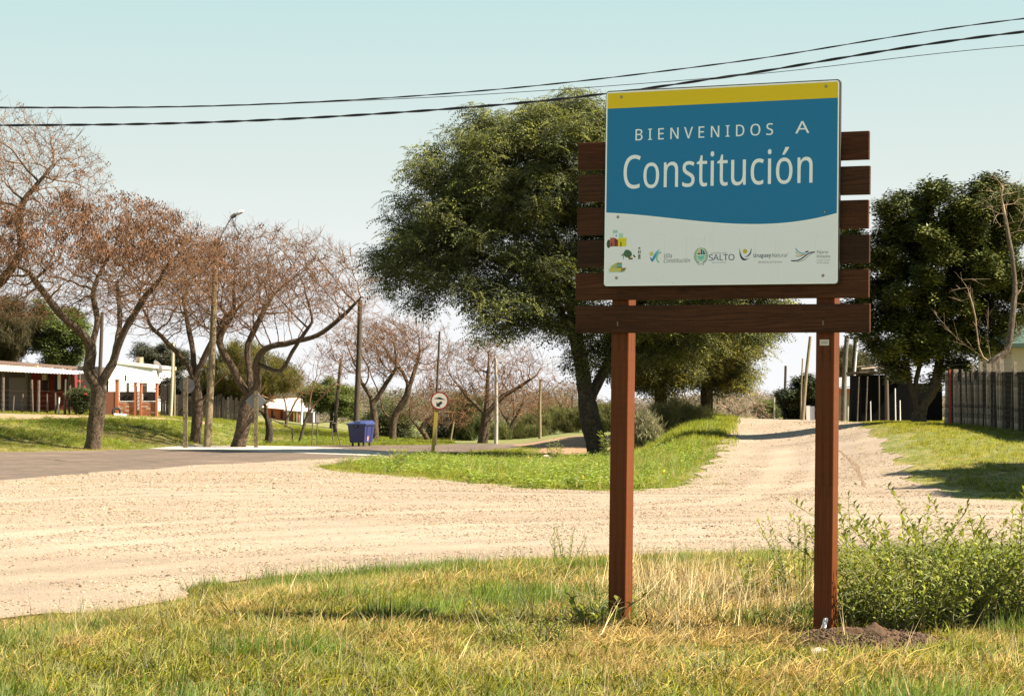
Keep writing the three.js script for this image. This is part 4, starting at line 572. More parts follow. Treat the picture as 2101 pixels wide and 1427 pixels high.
  poly('#e2d42c', .060, .757, .098, .757, .098, .798, .060, .798); poly('#efe46a', .060, .753, .1005, .753, .1005, .758, .060, .758); poly('#8d8120', .070, .774, .077, .774, .077, .798, .070, .798);
  poly('#9fd0dc', .038, .7125, .058, .7125, .058, .728, .038, .728); poly('#d9d28a', .038, .7125, .046, .7125, .046, .718, .038, .718); poly('#8a98a0', .0375, .7125, .0385, .7125, .0385, .752, .0375, .752); disc('#5ba6c4', .052, .742, .004); poly('#b9d9cf', .064, .73, .083, .73, .083, .753, .064, .753);
  // tree, camp fire, log and a standing figure in a waistcoat
  poly('#7f9077', .073, .846, .087, .829, .092, .846); poly('#3c3630', .084, .846, .0865, .846, .0865, .864, .084, .864); disc('#4b6b50', .099, .834, .012, .016); disc('#4b6b50', .111, .838, .012, .014); disc('#4b6b50', .106, .828, .010); poly('#4b6b50', .09, .842, .122, .84, .120, .858, .106, .858); poly('#e2cf6e', .113, .858, .119, .846, .125, .858); poly('#4a2a24', .108, .858, .128, .858, .126, .865, .110, .865); poly('#3a2226', .127, .845, .131, .840, .140, .852, .136, .857);
  disc('#3a332e', .1555, .809, .0045); disc('#ead9c4', .1558, .8135, .003); poly('#25233a', .1505, .819, .154, .819, .1545, .836, .1505, .836); poly('#25233a', .1575, .819, .161, .819, .161, .836, .157, .836); poly('#f3efe9', .154, .818, .1575, .818, .157, .842, .1545, .842); poly('#6d6753', .1505, .841, .161, .841, .1605, .865, .157, .865, .156, .847, .155, .865, .151, .865);
  // boat
  poly('#c3bc62', .028, .899, .052, .882, .056, .881, .056, .912, .028, .912); poly('#8f8048', .056, .881, .079, .881, .080, .908, .056, .908); poly('#62c4cf', .057, .890, .0795, .890, .0795, .899, .057, .899); disc('#62c4cf', .048, .902, .004); poly('#cfc86a', .019, .911, .078, .908, .076, .922, .069, .9275, .024, .9275); poly('#8f7d48', .078, .908, .099, .907, .093, .922, .080, .9275, .069, .9275, .076, .922); poly('#a9d3e2', .012, .928, .1, .927, .085, .931, .03, .931);
  // emblems and their lettering
  const swoosh = (col, w, ...p) => { x.strokeStyle = col; x.lineCap = 'round'; x.lineWidth = w; x.beginPath(); x.moveTo(X(p[0]), Y(p[1])); x.bezierCurveTo(X(p[2]), Y(p[3]), X(p[4]), Y(p[5]), X(p[6]), Y(p[7])); x.stroke(); };
  disc('#d8d6a0', .2095, .8385, .0098); disc('#c9c98a', .2095, .8385, .006);
  { const gr = x.createLinearGradient(X(.2), 0, X(.246), 0); gr.addColorStop(0, '#2f77a8'); gr.addColorStop(.5, '#3b9cd0'); gr.addColorStop(1, '#a9d6ea'); x.fillStyle = gr; x.beginPath(); x.moveTo(X(.2005), Y(.853)); x.quadraticCurveTo(X(.205), Y(.868), X(.2125), Y(.881)); x.quadraticCurveTo(X(.23), Y(.862), X(.246), Y(.813)); x.quadraticCurveTo(X(.226), Y(.825), X(.2135), Y(.862)); x.quadraticCurveTo(X(.208), Y(.862), X(.2005), Y(.853)); x.fill(); }
  swoosh('#9ccab9', 15, .250, .832, .232, .834, .226, .868, .241, .881);
  write('Villa', .2608, .2990, .8600, .8385, 'italic $px sans-serif', '#4a4e55'); write('Constitución', .2605, .3785, .8845, .8635, 'italic $px sans-serif', '#4a4e55');
  for (const sg of [-1, 1]) for (let i = 0; i < 9; i++) { const t = .55 + i * .27, u = .4252 + sg * Math.sin(t) * .0265, v = .853 - Math.cos(t) * .038; x.fillStyle = '#73907c'; x.save(); x.translate(X(u), Y(v)); x.rotate(sg * t); x.beginPath(); x.ellipse(0, 0, 6, 11, 0, 0, 7); x.fill(); x.restore(); }
  disc('#a9bf8e', .4252, .846, .0225, .029); disc('#e8f2ee', .4252, .847, .0195, .0255); x.save(); x.beginPath(); x.ellipse(X(.4252), Y(.847), X(.0172), X(.0232), 0, 0, 7); x.clip(); x.fillStyle = '#c9b98c'; x.fillRect(X(.4), Y(.8), X(.05), Y(.045)); x.fillStyle = '#233f6e'; x.fillRect(X(.4252), Y(.8), X(.03), Y(.047)); x.fillStyle = '#8fd0e2'; x.fillRect(X(.4305), Y(.822), X(.004), Y(.03)); x.fillStyle = '#3c3a22'; x.fillRect(X(.411), Y(.838), X(.01), Y(.008)); x.strokeStyle = '#f4efe0'; x.lineWidth = 2; for (let a = 0; a < 6; a++) { x.beginPath(); x.moveTo(X(.417), Y(.838)); x.lineTo(X(.417 + .012 * Math.cos(3.4 + a * .45)), Y(.838 + .016 * Math.sin(3.4 + a * .45))); x.stroke(); } x.fillStyle = '#7fcabf'; x.fillRect(X(.4), Y(.848), X(.05), Y(.05)); x.fillStyle = '#d6eff0'; x.fillRect(X(.4), Y(.848), X(.05), Y(.004)); x.restore();
  swoosh('#73907c', 5, .414, .9, .42, .892, .428, .892, .437, .899);
  write('INTENDENCIA DE', .4675, .5365, .8445, .8365, '$px sans-serif', '#6d7077'); write('SALTO', .4570, .5715, .8785, .8475, '$px sans-serif', '#26375f', -2); { const R = mulberry(8); x.fillStyle = '#a9bac9'; for (let u = .472; u < .53; u += .0034) x.fillRect(X(u), Y(.8845 + .002 * R()), 3 + 3 * R(), Y(.0055)); }
  x.strokeStyle = '#26375f'; x.lineWidth = 3;
  { const crescent = (p) => { x.fillStyle = '#273b60'; x.beginPath(); x.moveTo(X(p[0]), Y(p[1])); x.bezierCurveTo(X(p[2]), Y(p[3]), X(p[4]), Y(p[5]), X(p[6]), Y(p[7])); x.bezierCurveTo(X(p[8]), Y(p[9]), X(p[10]), Y(p[11]), X(p[0]), Y(p[1])); x.fill(); }; crescent([.5915, .8165, .584, .862, .603, .905, .636, .862, .616, .884, .594, .87]); crescent([.6385, .8155, .646, .842, .632, .866, .611, .8625, .629, .857, .638, .84]); }
  disc('#cdb92e', .6135, .834, .0095);
  write('Uruguay', .6480, .7235, .8655, .8465, 'bold $px sans-serif', '#33466a'); write('Natural', .7240, .7905, .8655, .8470, 'italic $px sans-serif', '#46536c'); write('Ministerio de Turismo', .669, .770, .8945, .8835, '$px sans-serif', '#6b7383');
  swoosh('#4f9fc6', 9, .827, .827, .836, .846, .850, .851, .866, .850); swoosh('#c9a942', 7, .825, .843, .836, .857, .848, .858, .863, .856); swoosh('#8a6a5a', 5, .826, .861, .836, .866, .848, .865, .857, .858); swoosh('#24324c', 10, .809, .885, .862, .893, .862, .842, .9035, .8445); swoosh('#56724e', 4, .833, .890, .868, .890, .872, .860, .897, .850); x.fillStyle = '#2a2a30'; x.beginPath(); x.ellipse(X(.8725), Y(.8415), 16, 6, -.25, 0, 7); x.fill();
  write('Pájaros', .9125, .960, .8520, .8370, '$px sans-serif', '#3d3a3e'); write('Pintados', .9125, .9690, .8735, .8595, '$px sans-serif', '#3d3a3e'); write('Corredor Turístico', .9130, .9690, .8880, .8800, '$px sans-serif', '#7d7a7a'); write('del Río Uruguay', .9130, .9640, .9010, .8930, '$px sans-serif', '#7d7a7a');
  { const R = mulberry(3); for (let i = 0; i < 130; i++) { x.fillStyle = `rgba(110,85,65,${.12 + .25 * R()})`; const y = R() < .6 ? .7 + .29 * R() : R(); x.beginPath(); x.arc(X(R()), Y(y), 1 + 2.5 * R(), 0, 7); x.fill(); } for (let i = 0; i < 16; i++) { x.fillStyle = `rgba(120,110,100,${.05 + .06 * R()})`; x.fillRect(X(R()), Y(.7 + .1 * R()), 2 + 3 * R(), Y(.05 + .15 * R())); } }
  const print = new THREE.CanvasTexture(cv); print.colorSpace = THREE.SRGBColorSpace; print.anisotropy = 8;
  const pw = 1.40, ph = 1.1537, rr = .02, sh = (w, hh, r) => { const s = new THREE.Shape(); s.moveTo(-w / 2 + r, -hh / 2); s.lineTo(w / 2 - r, -hh / 2); s.quadraticCurveTo(w / 2, -hh / 2, w / 2, -hh / 2 + r); s.lineTo(w / 2, hh / 2 - r); s.quadraticCurveTo(w / 2, hh / 2, w / 2 - r, hh / 2); s.lineTo(-w / 2 + r, hh / 2); s.quadraticCurveTo(-w / 2, hh / 2, -w / 2, hh / 2 - r); s.lineTo(-w / 2, -hh / 2 + r); s.quadraticCurveTo(-w / 2, -hh / 2, -w / 2 + r, -hh / 2); return s; };
  const fg = new THREE.ShapeGeometry(sh(pw, ph, rr), 8), fp = fg.attributes.position, fu = fg.attributes.uv; for (let i = 0; i < fp.count; i++) fu.setXY(i, fp.getX(i) / pw + .5, fp.getY(i) / ph + .5);
  const back = part('panel_frame', new THREE.ExtrudeGeometry(sh(pw + .008, ph + .008, rr + .003), { depth: .024, bevelEnabled: true, bevelSize: .0015, bevelThickness: .0015, bevelSegments: 1 }), std(C(.035, .03, .035), .6), g); back.position.set(.0015, h + .001, .0035);
  const face = part('printed_panel', fg, new THREE.MeshPhysicalMaterial({ map: print, roughness: .42, specularIntensity: .6 }), g); face.position.set(0, h, .0312);
  for (const [u, v, dark] of [[.0669, .0295, 0], [.9445, .0276, 0], [.0584, .6461, 1], [.9452, .6485, 0], [.0552, .9587, 1], [.9395, .9603, 1]]) {
    const s = new MB(), px = (u - .5) * pw, py = h + (.5 - v) * ph; s.tube([px, py, .031], [px, py, .0345], .0085, .0075, 14, true); const o = s.build('screw', std(dark ? C(.20, .10, .06) : C(.16, .15, .14), .45, { metalness: .4 }), g); const d = new MB(); d.tube([px, py, .0344], [px, py, .0352], .0042, .0038, 10, true); d.build('screw_head', std(C(.5, .46, .42), .35, { metalness: .6 }), o);
  }
}
{ // turned soil at the foot of the right post
  const R = mulberry(61), g = new THREE.CircleGeometry(.44, 40), p = g.attributes.position, cx = 1.93, cz = -10.82;
  const rings = [], M = new MB(), NR2 = 30, NA = 90; for (let j = 0; j <= NR2; j++) for (let i = 0; i <= NA; i++) { const a = i / NA * 6.2832, rad = j / NR2 * (.26 + .26 * vn(Math.cos(a) * 2 + 5, Math.sin(a) * 2 + 5, 4)), x = cx + Math.cos(a) * rad * 1.15, z = cz + Math.sin(a) * rad, f = 1 - j / NR2; M.v(x, GH(x, z) - .01 + .13 * ss(0, .8, f) * fbm(x * 13, z * 13, 8, 4) + .03 * ss(0, .3, f) * (fbm(x * 45, z * 45, 18, 3) - .4) - .02 * ss(.25, 0, f), z, 0, 1, 0, x, z); }
  for (let j = 0; j < NR2; j++) for (let i = 0; i < NA; i++) { const o = j * (NA + 1) + i; M.i.push(o, o + NA + 2, o + 1, o, o + NA + 1, o + NA + 2); }
  const sg = M.geo(); sg.computeVertexNormals(); structure('turned_soil', sg, std(C(.24, .185, .145), 1, { map: at(dirtMap, 2, 2) }));
  const clod = new THREE.IcosahedronGeometry(1, 0), list = []; for (let i = 0; i < 2600; i++) { const a = R() * 6.3, r = .52 * Math.sqrt(R()), x = cx + Math.cos(a) * r * 1.1, z = cz + Math.sin(a) * r, k = .5 + R(), s = .004 + .013 * R() * R(); list.push({ x, y: GH(x, z) + .045 * ss(.5, .1, r) + .008, z, ry: R() * 6, rx: R() * 3, s: [s, s * .8, s * 1.1], c: [.085 * k, .05 * k, .028 * k] }); }
  spread('soil_clods', clod, std(0xffffff, 1), list);
  const litter = thing('plastic_litter', 'scrap of white plastic leaning on the foot of the right signpost', 'litter', [1.742, GH(1.742, -10.9) + .06, -10.93]), m = new MB(); const pts = []; for (let j = 0; j <= 5; j++) for (let i = 0; i <= 4; i++) { const u = i / 4 - .5, v = j / 5; m.v(u * .03 * (1 - .3 * v) + .012 * v, v * .055, .012 * Math.sin(u * 9 + v * 4), 0, 0, 1, u, v); } for (let j = 0; j < 5; j++) for (let i = 0; i < 4; i++) { const o = j * 5 + i; m.i.push(o, o + 1, o + 6, o, o + 6, o + 5); } const lg = m.geo(); lg.computeVertexNormals(); part('sheet', lg, std(C(.82, .82, .85), .7, { side: THREE.DoubleSide }), litter);
  const wr = thing('wrapper_litter', 'crumpled pale yellow wrapper lying in the foreground grass', 'litter', [-0.528, GH(-0.528, -11.9) + .05, -11.9]), w = new MB(); for (let j = 0; j <= 4; j++) for (let i = 0; i <= 7; i++) { const u = i / 7 - .5, v = j / 4 - .5; w.v(u * .085, .012 * Math.sin(u * 31 + v * 9) + .02 * v + .012, v * .035, 0, 1, 0, u, v); } for (let j = 0; j < 4; j++) for (let i = 0; i < 7; i++) { const o = j * 8 + i; w.i.push(o, o + 1, o + 9, o, o + 9, o + 8); } const wg = w.geo(); wg.computeVertexNormals(); part('sheet', wg, std(C(.75, .66, .2), .5, { side: THREE.DoubleSide }), wr);
}
// ------------------------------------------------------------------ street furniture
const poleWood = std(C(.56, .43, .25), .9, { map: at(barkMap, 1, .4) }), poleDark = std(C(.17, .125, .085), .9, { map: at(barkMap, 1, .4) }), concreteGrey = std(C(.40, .36, .30), .9), steel = std(C(.34, .35, .36), .45, { metalness: .5 }), rust = std(C(.20, .10, .055), .8), blackSteel = std(C(.03, .03, .03), .6), limewash = std(C(.72, .70, .66), .9);
function pole(name, label, x, z, topX, topY, r0, r1, mat, group, y0) {
  const y = y0 ?? GH(x, z), g = thing(name, label, 'pole', [x, y, z], 0, group), m = new MB(), n = 6, pts = [], rs = [];
  for (let i = 0; i <= n; i++) { const f = i / n; pts.push([(topX - x) * f + .02 * Math.sin(f * 5 + x), -.4 * (1 - f) + (topY - y) * f, 0]); rs.push(lerp(r0, r1, f)); }
  m.path(pts, rs, 9); m.build('shaft', mat, g); return g;
}
{ // street lamp on a timber pole
  const x = -14.088, z = -90, y = GH(x, z), tx = -13.661 - x, ty = 9.615 - y;
  const g = thing('street_lamp', 'street lamp on a tall weathered timber pole between the leafless trees', 'street lamp', [x, y, z]);
  const m = new MB(); const pts = [], rs = []; for (let i = 0; i <= 8; i++) { const f = i / 8; pts.push([tx * f + .03 * Math.sin(f * 4), -.4 * (1 - f) + ty * f, 0]); rs.push(lerp(.19, .12, f)); } m.path(pts, rs, 10); m.build('pole', poleWood, g);
  const b = new MB(); for (const f of [.965, .985]) b.tube([tx * f, ty * f - .05, 0], [tx * f, ty * f + .01, 0], .135, .135, 10, true); b.build('clamp', blackSteel, g);
  const ax = -12.964 - x, ay = 10.611 - y, a = new MB(); const cr = new THREE.CatmullRomCurve3([V(tx + .1, ty - .35, .1), V(tx + .22, ty + .15, .1), V(lerp(tx, ax, .65), lerp(ty, ay, .6), .1), V(ax, ay, .1)]).getPoints(14).map((q) => [q.x, q.y, q.z]); a.path(cr, .032, 7); a.build('arm', steel, g);
  const dir = V(-12.379 - x - ax, 10.905 - y - ay, 0).normalize(), hd = new THREE.Group(); hd.name = 'lamp_head'; hd.position.set(ax, ay, .1); hd.rotation.z = Math.atan2(dir.y, dir.x); g.add(hd);
  const nk = new MB(); nk.tube([-.05, 0, 0], [.08, .02, 0], .07, .1, 10, true); nk.tube([.08, .02, 0], [.22, .03, 0], .1, .095, 10, true); nk.build('housing', std(C(.09, .075, .07), .6), hd);
  const rf = new THREE.SphereGeometry(1, 20, 10, 0, 6.2832, 0, Math.PI / 2); rf.scale(.24, .13, .15); rf.translate(.42, .0, 0); part('reflector', rf, std(C(.62, .63, .66), .3, { metalness: .3 }), hd);
  const ln = new THREE.SphereGeometry(1, 20, 8, 0, 6.2832, Math.PI / 2, Math.PI / 2); ln.scale(.22, .05, .14); ln.translate(.42, -.002, 0); part('lens', ln, std(C(.55, .5, .42), .25), hd);
  const wr = new MB(); for (const h of [.52, .6]) { wr.tube([tx * h - .16, ty * h, 0], [tx * h + .16, ty * h, 0], .02, .02, 5, true); } wr.build('step_bolt', blackSteel, g).userData.kind = 'stuff';
}
const UP = 'utility poles beyond the road';
pole('utility_pole', 'dark timber utility pole rising right behind the blue bin', -8.088, -101, -7.886, 7.439, .17, .12, poleDark, UP);
pole('utility_pole', 'thin leaning timber pole on the bank left of the blue bin', -9.836, -108, -9.512, 4.604, .12, .08, poleDark, UP);
pole('utility_pole', 'thin dark pole showing above the round traffic sign', -3.778, -96, -3.586, 5.581, .07, .05, poleDark, UP);
pole('concrete_pole', 'slim pale concrete pole beside the round-crowned bare tree', -0.804, -99, -0.816, 4.346, .105, .07, concreteGrey, UP);
pole('utility_pole', 'slim timber pole standing on the earth bank crest', 1.553, -110, 1.608, 3.479, .10, .07, poleWood, UP);
pole('utility_pole', 'thin timber pole behind the willowy bush', -3.44, -108, -3.252, 1.096, .06, .05, poleWood, UP);
pole('utility_pole', 'thin far timber pole near the huge dark trunk', 3.795, -125, 3.857, 2.749, .06, .05, poleDark, UP);
pole('concrete_pole', 'pale round pole in front of the dark hedge by the white house', -19.105, -109, -18.941, 5.533, .10, .07, std(C(.42, .40, .28), .9), UP);
pole('utility_pole', 'timber pole with a white pipe, paired with the pale round pole', -19.06, -110, -19.088, 5.212, .07, .06, poleWood, UP);
pole('utility_pole', 'dark pole behind the fork of the knotty bare tree', -22.022, -104, -21.918, 6.963, .12, .09, poleDark, UP);
pole('utility_pole', 'short dark post top showing above the lane hedge', 15.125, -108, 15.152, 4.199, .08, .07, poleDark, 'poles along the gravel lane');
pole('utility_pole', 'leaning timber pole standing at the front of the lane hedge', 14.854, -100, 15.304, 5.501, .11, .075, poleWood, 'poles along the gravel lane');
pole('utility_pole', 'thin pole just left of the leaning pole at the lane hedge', 14.893, -100.6, 14.993, 4.392, .05, .035, poleWood, 'poles along the gravel lane');
pole('utility_pole', 'grey timber pole just right of the right signpost', 14.579, -86, 14.773, 4.941, .13, .10, std(C(.33, .29, .23), .9, { map: at(barkMap, 1, .4) }), 'poles along the gravel lane');
{ const g = pole('utility_pole', 'leaning dark pole with a white conduit before the shed', 14.728, -85, 14.983, 4.901, .10, .08, poleDark, 'poles along the gravel lane'), m = new MB(); m.path([[0.064, 0, .12], [0.191, 2.019, .12], [0.319, 3.506, .1]], .05, 6); m.build('conduit', limewash, g); }

function signFrom(name, label, x, z, h, lean, post) { const g = thing(name, label, 'traffic sign', [x, GH(x, z), z]); g.rotation.z = lean; const m = new MB(); m.box(-post[0] / 2, post[0] / 2, -.3, h, -post[1] / 2, post[1] / 2); return [g, m]; }
const postYellow = std(C(.46, .35, .045), .7), postCream = std(C(.40, .31, .17), .9, { map: at(barkMap, 1, 1) }), signBack = std(C(.12, .115, .12), .5, { metalness: .3 });
{ // speed hump sign
  const x = -3.492, z = -86, y = GH(x, z), hc = 2.123 - y, [g, m] = signFrom('hump_sign', 'round red-rimmed sign with a hump and an arrow on a yellow post', x, z, hc + .3, -.085, [.15, .09]); m.build('post', postYellow, g);
  const cv = document.createElement('canvas'); cv.width = cv.height = 512; const c = cv.getContext('2d'); c.fillStyle = '#8c1a17'; c.fillRect(0, 0, 512, 512); c.fillStyle = '#d9d2c2'; c.beginPath(); c.arc(256, 256, 216, 0, 7); c.fill();
  c.fillStyle = '#26262a'; c.beginPath(); c.moveTo(98, 192); c.quadraticCurveTo(160, 186, 200, 165); c.quadraticCurveTo(256, 140, 312, 172); c.quadraticCurveTo(352, 196, 420, 222); c.lineTo(400, 228); c.lineTo(100, 206); c.fill();
  c.beginPath(); c.moveTo(168, 282); c.lineTo(176, 420); c.lineTo(300, 436); c.lineTo(262, 396); c.lineTo(348, 318); c.lineTo(302, 262); c.lineTo(206, 332); c.closePath(); c.fill();
  { const R = mulberry(4); for (let i = 0; i < 26; i++) { c.fillStyle = `rgba(90,60,40,${.2 + .4 * R()})`; c.beginPath(); c.arc(60 + 390 * R(), 60 + 390 * R(), 2 + 5 * R(), 0, 7); c.fill(); } }
  const t = new THREE.CanvasTexture(cv); t.colorSpace = THREE.SRGBColorSpace;
  const r = 0.4, disc = new MB(); disc.tube([.1, hc, .05], [.1, hc, .062], r, r, 40, true); const d = disc.build('plate', signBack, g); const f = part('plate_face', new THREE.CircleGeometry(r * .995, 44), std(0xffffff, .5, { map: t }), d); f.position.set(.1, hc, .0645); f.rotation.z = .05;
}
{ const x = -14.742, z = -88, y = GH(x, z), h = 3.171 - y, [g, m] = signFrom('sign_back', 'round road sign seen from behind on a squared cream post', x, z, h, 0, [.2, .1]); m.build('post', postCream, g); const d = new MB(); d.tube([.04, h - .38, -.06], [.04, h - .38, -.075], .36, .36, 32, true); d.build('plate', signBack, g); }
{ const x = -11.554, z = -88, y = GH(x, z), h = 2.555 - y, [g, m] = signFrom('sign_back', 'diamond road sign seen from behind on a squared cream post', x, z, h, 0, [.17, .1]); m.build('post', postCream, g); const s = new RoundedBoxGeometry(.66, .66, .015, 2, .006); s.rotateZ(Math.PI / 4); const p = part('plate', s, std(C(.19, .20, .20), .45, { metalness: .4 }), g); p.position.set(-.02, h - .44, -.07); }
{ // wheeled bin
  const x = -7.114, z = -92, y = GH(x, z), g = thing('wheeled_bin', 'big blue four-wheeled rubbish bin at the roadside', 'bin', [x, y, z], -.30);
  const blue = std(C(.022, .03, .115), .45), blueLid = std(C(.028, .04, .14), .4), dark = std(C(.012, .012, .014), .6), w0 = .36, w1 = .44, d0 = .52, d1 = .62, yb = .17, yt = 1.0;
  new MB().hex([[-w0, yb, d0], [w0, yb, d0], [w0, yb, -d0], [-w0, yb, -d0], [-w1, yt, d1], [w1, yt, d1], [w1, yt, -d1], [-w1, yt, -d1]]).build('body', blue, g);
  const ribs = new MB(); for (const k of [-.5, .5]) ribs.hex([[w0 + .001, yb + .06, k * d0 + .03], [w0 + .02, yb + .06, k * d0 + .03], [w0 + .02, yb + .06, k * d0 - .03], [w0 + .001, yb + .06, k * d0 - .03], [w1 - .01, yt - .08, k * d1 + .03], [w1 + .015, yt - .08, k * d1 + .03], [w1 + .015, yt - .08, k * d1 - .03], [w1 - .01, yt - .08, k * d1 - .03]]); ribs.build('rib', blue, g).userData.kind = 'stuff';
  new MB().box(-w1 - .05, w1 + .05, yt, yt + .06, -d1 - .04, d1 + .05).build('rim', blueLid, g);
  const lid = new MB().hex([[-w1 - .03, yt + .062, d1 + .03], [w1 + .03, yt + .062, d1 + .03], [w1 + .03, yt + .062, -d1 - .02], [-w1 - .03, yt + .062, -d1 - .02], [-w1 + .05, yt + .10, d1 - .10], [w1 - .05, yt + .12, d1 - .10], [w1 - .05, yt + .22, -d1 + .1], [-w1 + .05, yt + .2, -d1 + .1]]).build('lid', blueLid, g);
  new MB().tube([-.12, yt + .13, d1 - .02], [.2, yt + .13, d1 - .02], .022, .022, 8, true).build('handle', dark, lid);
  const half = new THREE.Shape(); half.absarc(0, 0, .155, Math.PI, 0); const lk = part('lock_plate', new THREE.ExtrudeGeometry(half, { depth: .03, bevelEnabled: false }), dark, g); lk.position.set(-.02, yt - .0, d1 - .005); const kn = new MB(); kn.tube([0, -.06, .03], [0, -.06, .045], .025, .022, 10, true); kn.build('lock', steel, lk);
  const st2b = new MB(); st2b.hex([[w0 + .012, yb + .08, .25], [w0 + .014, yb + .08, .25], [w0 + .014, yb + .08, .03], [w0 + .012, yb + .08, .03], [w0 + .045, yb + .3, .25], [w0 + .047, yb + .3, .25], [w0 + .047, yb + .3, .03], [w0 + .045, yb + .3, .03]]); st2b.build('sticker', std(C(.42, .22, .2), .6), g);
  for (const [sx, sz] of [[-1, 1], [1, 1], [1, -1], [-1, -1]]) { const wg = new MB(); wg.tube([sx * .27 - .025, .085, sz * .38], [sx * .27 + .025, .085, sz * .38], .085, .085, 14, true); const wm = wg.build('wheel', dark, g); const fk = new MB(); fk.box(sx * .27 - .04, sx * .27 + .04, .09, yb + .005, sz * .38 - .02, sz * .38 + .02); fk.build('fork', steel, wm); }
}
{ // pipe frame and rail on the bank
  const x = -9.6, z = -93.6, y = GH(x, z), g = thing('pipe_frame', 'rusty pipe frame with splayed legs left of the blue bin', 'frame', [x, y, z]), pipe = std(C(.11, .085, .06), .7), h = 1.079 - y;
  for (const [a, b] of [[0, 1], [11, 11], [62, 49], [46, 41]]) { const m = new MB(); m.tube([0.023 * a, -.2, 0], [0.023 * b, h, 0], .03, .028, 6, true); m.build('leg', pipe, g); }
  const t = new MB(); t.tube([0, h, 0], [1.03, h + .1, 0], .03, .03, 6, true); t.tube([0.959, h + .02, .01], [1.17, h, .01], .032, .032, 6, true); t.build('crossbar', pipe, g);
  const x2 = -11.031, y2 = GH(x2, -98), r = thing('hand_rail', 'thin sloping timber rail on the bank below the orange house', 'rail', [x2, y2, -98]), ra = new MB(); ra.tube([0, .75, 0], [-1.347, .75 + 0.466, -2.2], .035, .035, 6, true); ra.build('rail', poleWood, r);
  const p1 = new MB(); p1.tube([0, -.2, 0], [0, .76, 0], .045, .04, 6, true); p1.build('post', poleDark, r); const dx = -1.347, p2 = new MB(), yy = GH(x2 + dx, -100.2) - y2; p2.tube([dx, yy - .2, -2.2], [dx, .76 + 0.466, -2.2], .045, .04, 6, true); p2.build('post', poleDark, r);
}
// ------------------------------------------------------------------ overhead cables, hung between poles outside the view
{
  const black = std(C(.012, .013, .02), .6);
  const ends = [[-26, -42.5], [27, -33.2]];
  ends.forEach(([x, z], i) => { const g = pole('cable_pole', i ? 'tall timber cable pole right of the lane mouth' : 'tall timber cable pole left of the gravel junction', x, z, x, 10.4, .16, .11, poleWood, 'poles that carry the overhead cables'), m = new MB(); m.box(-.05, .05, 7.4 - g.position.y + .8, 10.2 - g.position.y - .4, .1, .22); m.build('bracket', steel, g); });
  const knots = (list) => list.map(([a, b, d]) => [a, b, d]);
  function cable(label, pts, strands, rad, twist, off) {
    const c = new THREE.CatmullRomCurve3(pts.map((q) => V(...q)), false, 'centripetal'), n = strands > 1 ? 620 : 150, P = c.getSpacedPoints(n), L = c.getLength(), g = thing('overhead_cable', label, 'cable', [0, 0, 0], 0, 'overhead cables across the sky');
    for (let s = 0; s < strands; s++) { const m = new MB(), q = P.map((p, i) => { const a = i / n * L / twist * 6.2832 + s * Math.PI; return [p.x, p.y + Math.sin(a) * off, p.z + Math.cos(a) * off]; }); m.path(q, rad, 4, false); m.build('strand', black, g); }
  }
  cable('upper twisted pair of overhead wires, the topmost of the three lines', [[-26, 8.35, -42.4], [-10.687, 7.906, -40.5], [-5.421, 7.75, -39.2], [-0.482, 7.846, -38], [4.159, 8.176, -36.8], [9.356, 8.728, -35.4], [27, 9.8, -33.1]], 2, .0085, 1.5, .008);
  cable('thick twisted bundle, heaviest of the three overhead lines', [[-26, 7.95, -42.4], [-10.684, 7.528, -40.5], [-5.42, 7.423, -39.2], [-0.482, 7.539, -38], [1.818, 7.68, -37.4], [4.158, 7.915, -36.8], [9.354, 8.486, -35.4], [27, 9.4, -33.1]], 2, .0135, 1.35, .0135);
  cable('single hair-thin overhead wire', [[-26, 8.25, -42.4], [-10.661, 7.87, -40.4], [-6.438, 7.742, -39.4], [-3.213, 7.748, -38.7], [-0.481, 7.753, -37.9], [4.595, 7.917, -36.6], [9.325, 8.216, -35.3], [27, 8.8, -33.1]], 1, .0065, 1, 0);
}
// ------------------------------------------------------------------ houses beyond the road
const tin = std(C(.40, .39, .40), .6), tinRust = std(C(.42, .32, .24), .7), roofBrown = std(C(.10, .062, .045), .95), redWall = std(C(.14, .020, .014), .95), darkWall = std(C(.085, .07, .06), .95), greyWall = std(C(.20, .175, .16), .95), black = std(C(.012, .012, .012), .8), brick = std(C(.42, .135, .06), .9), brickDark = std(C(.26, .10, .055), .9), white = std(C(.80, .79, .77), .85), iron = std(C(.03, .028, .028), .6), orangeWall = std(C(.52, .17, .085), .85), paleRoof = std(C(.52, .38, .32), .8), greyWood = std(C(.27, .22, .165), .95, { map: at(barkMap, 1, 1) }), darkWood = std(C(.10, .075, .055), .95);
const solid = (g, x0, x1, y0, y1, z0, z1) => new MB().from(g).box(x0, x1, y0, y1, z0, z1);
// a sheet of corrugated tin: front edge (x0..x1, yf, zf) to back edge (yb, zb)
function corrugated(g, x0, x1, yfl, yfr, ybl, ybr, zf, zb, pitch = .18, amp = .018) {
  const m = new MB().from(g), n = Math.round((x1 - x0) / pitch * 4);
  for (let s = 0; s < 2; s++) { const k = m.count; for (let i = 0; i <= n; i++) { const f = i / n, x = lerp(x0, x1, f), w = Math.sin(i / 4 * 6.2832) * amp - s * .006, sl = Math.cos(i / 4 * 6.2832) * .5; m.v(x, lerp(yfl, yfr, f) + w, zf, s ? sl : -sl, s ? -1 : 1, .2); m.v(x, lerp(ybl, ybr, f) + w, zb, s ? sl : -sl, s ? -1 : 1, .2); } for (let i = 0; i < n; i++) { const o = k + i * 2; s ? m.i.push(o, o + 1, o + 2, o + 2, o + 1, o + 3) : m.i.push(o, o + 2, o + 1, o + 1, o + 2, o + 3); } }
  return m;
}
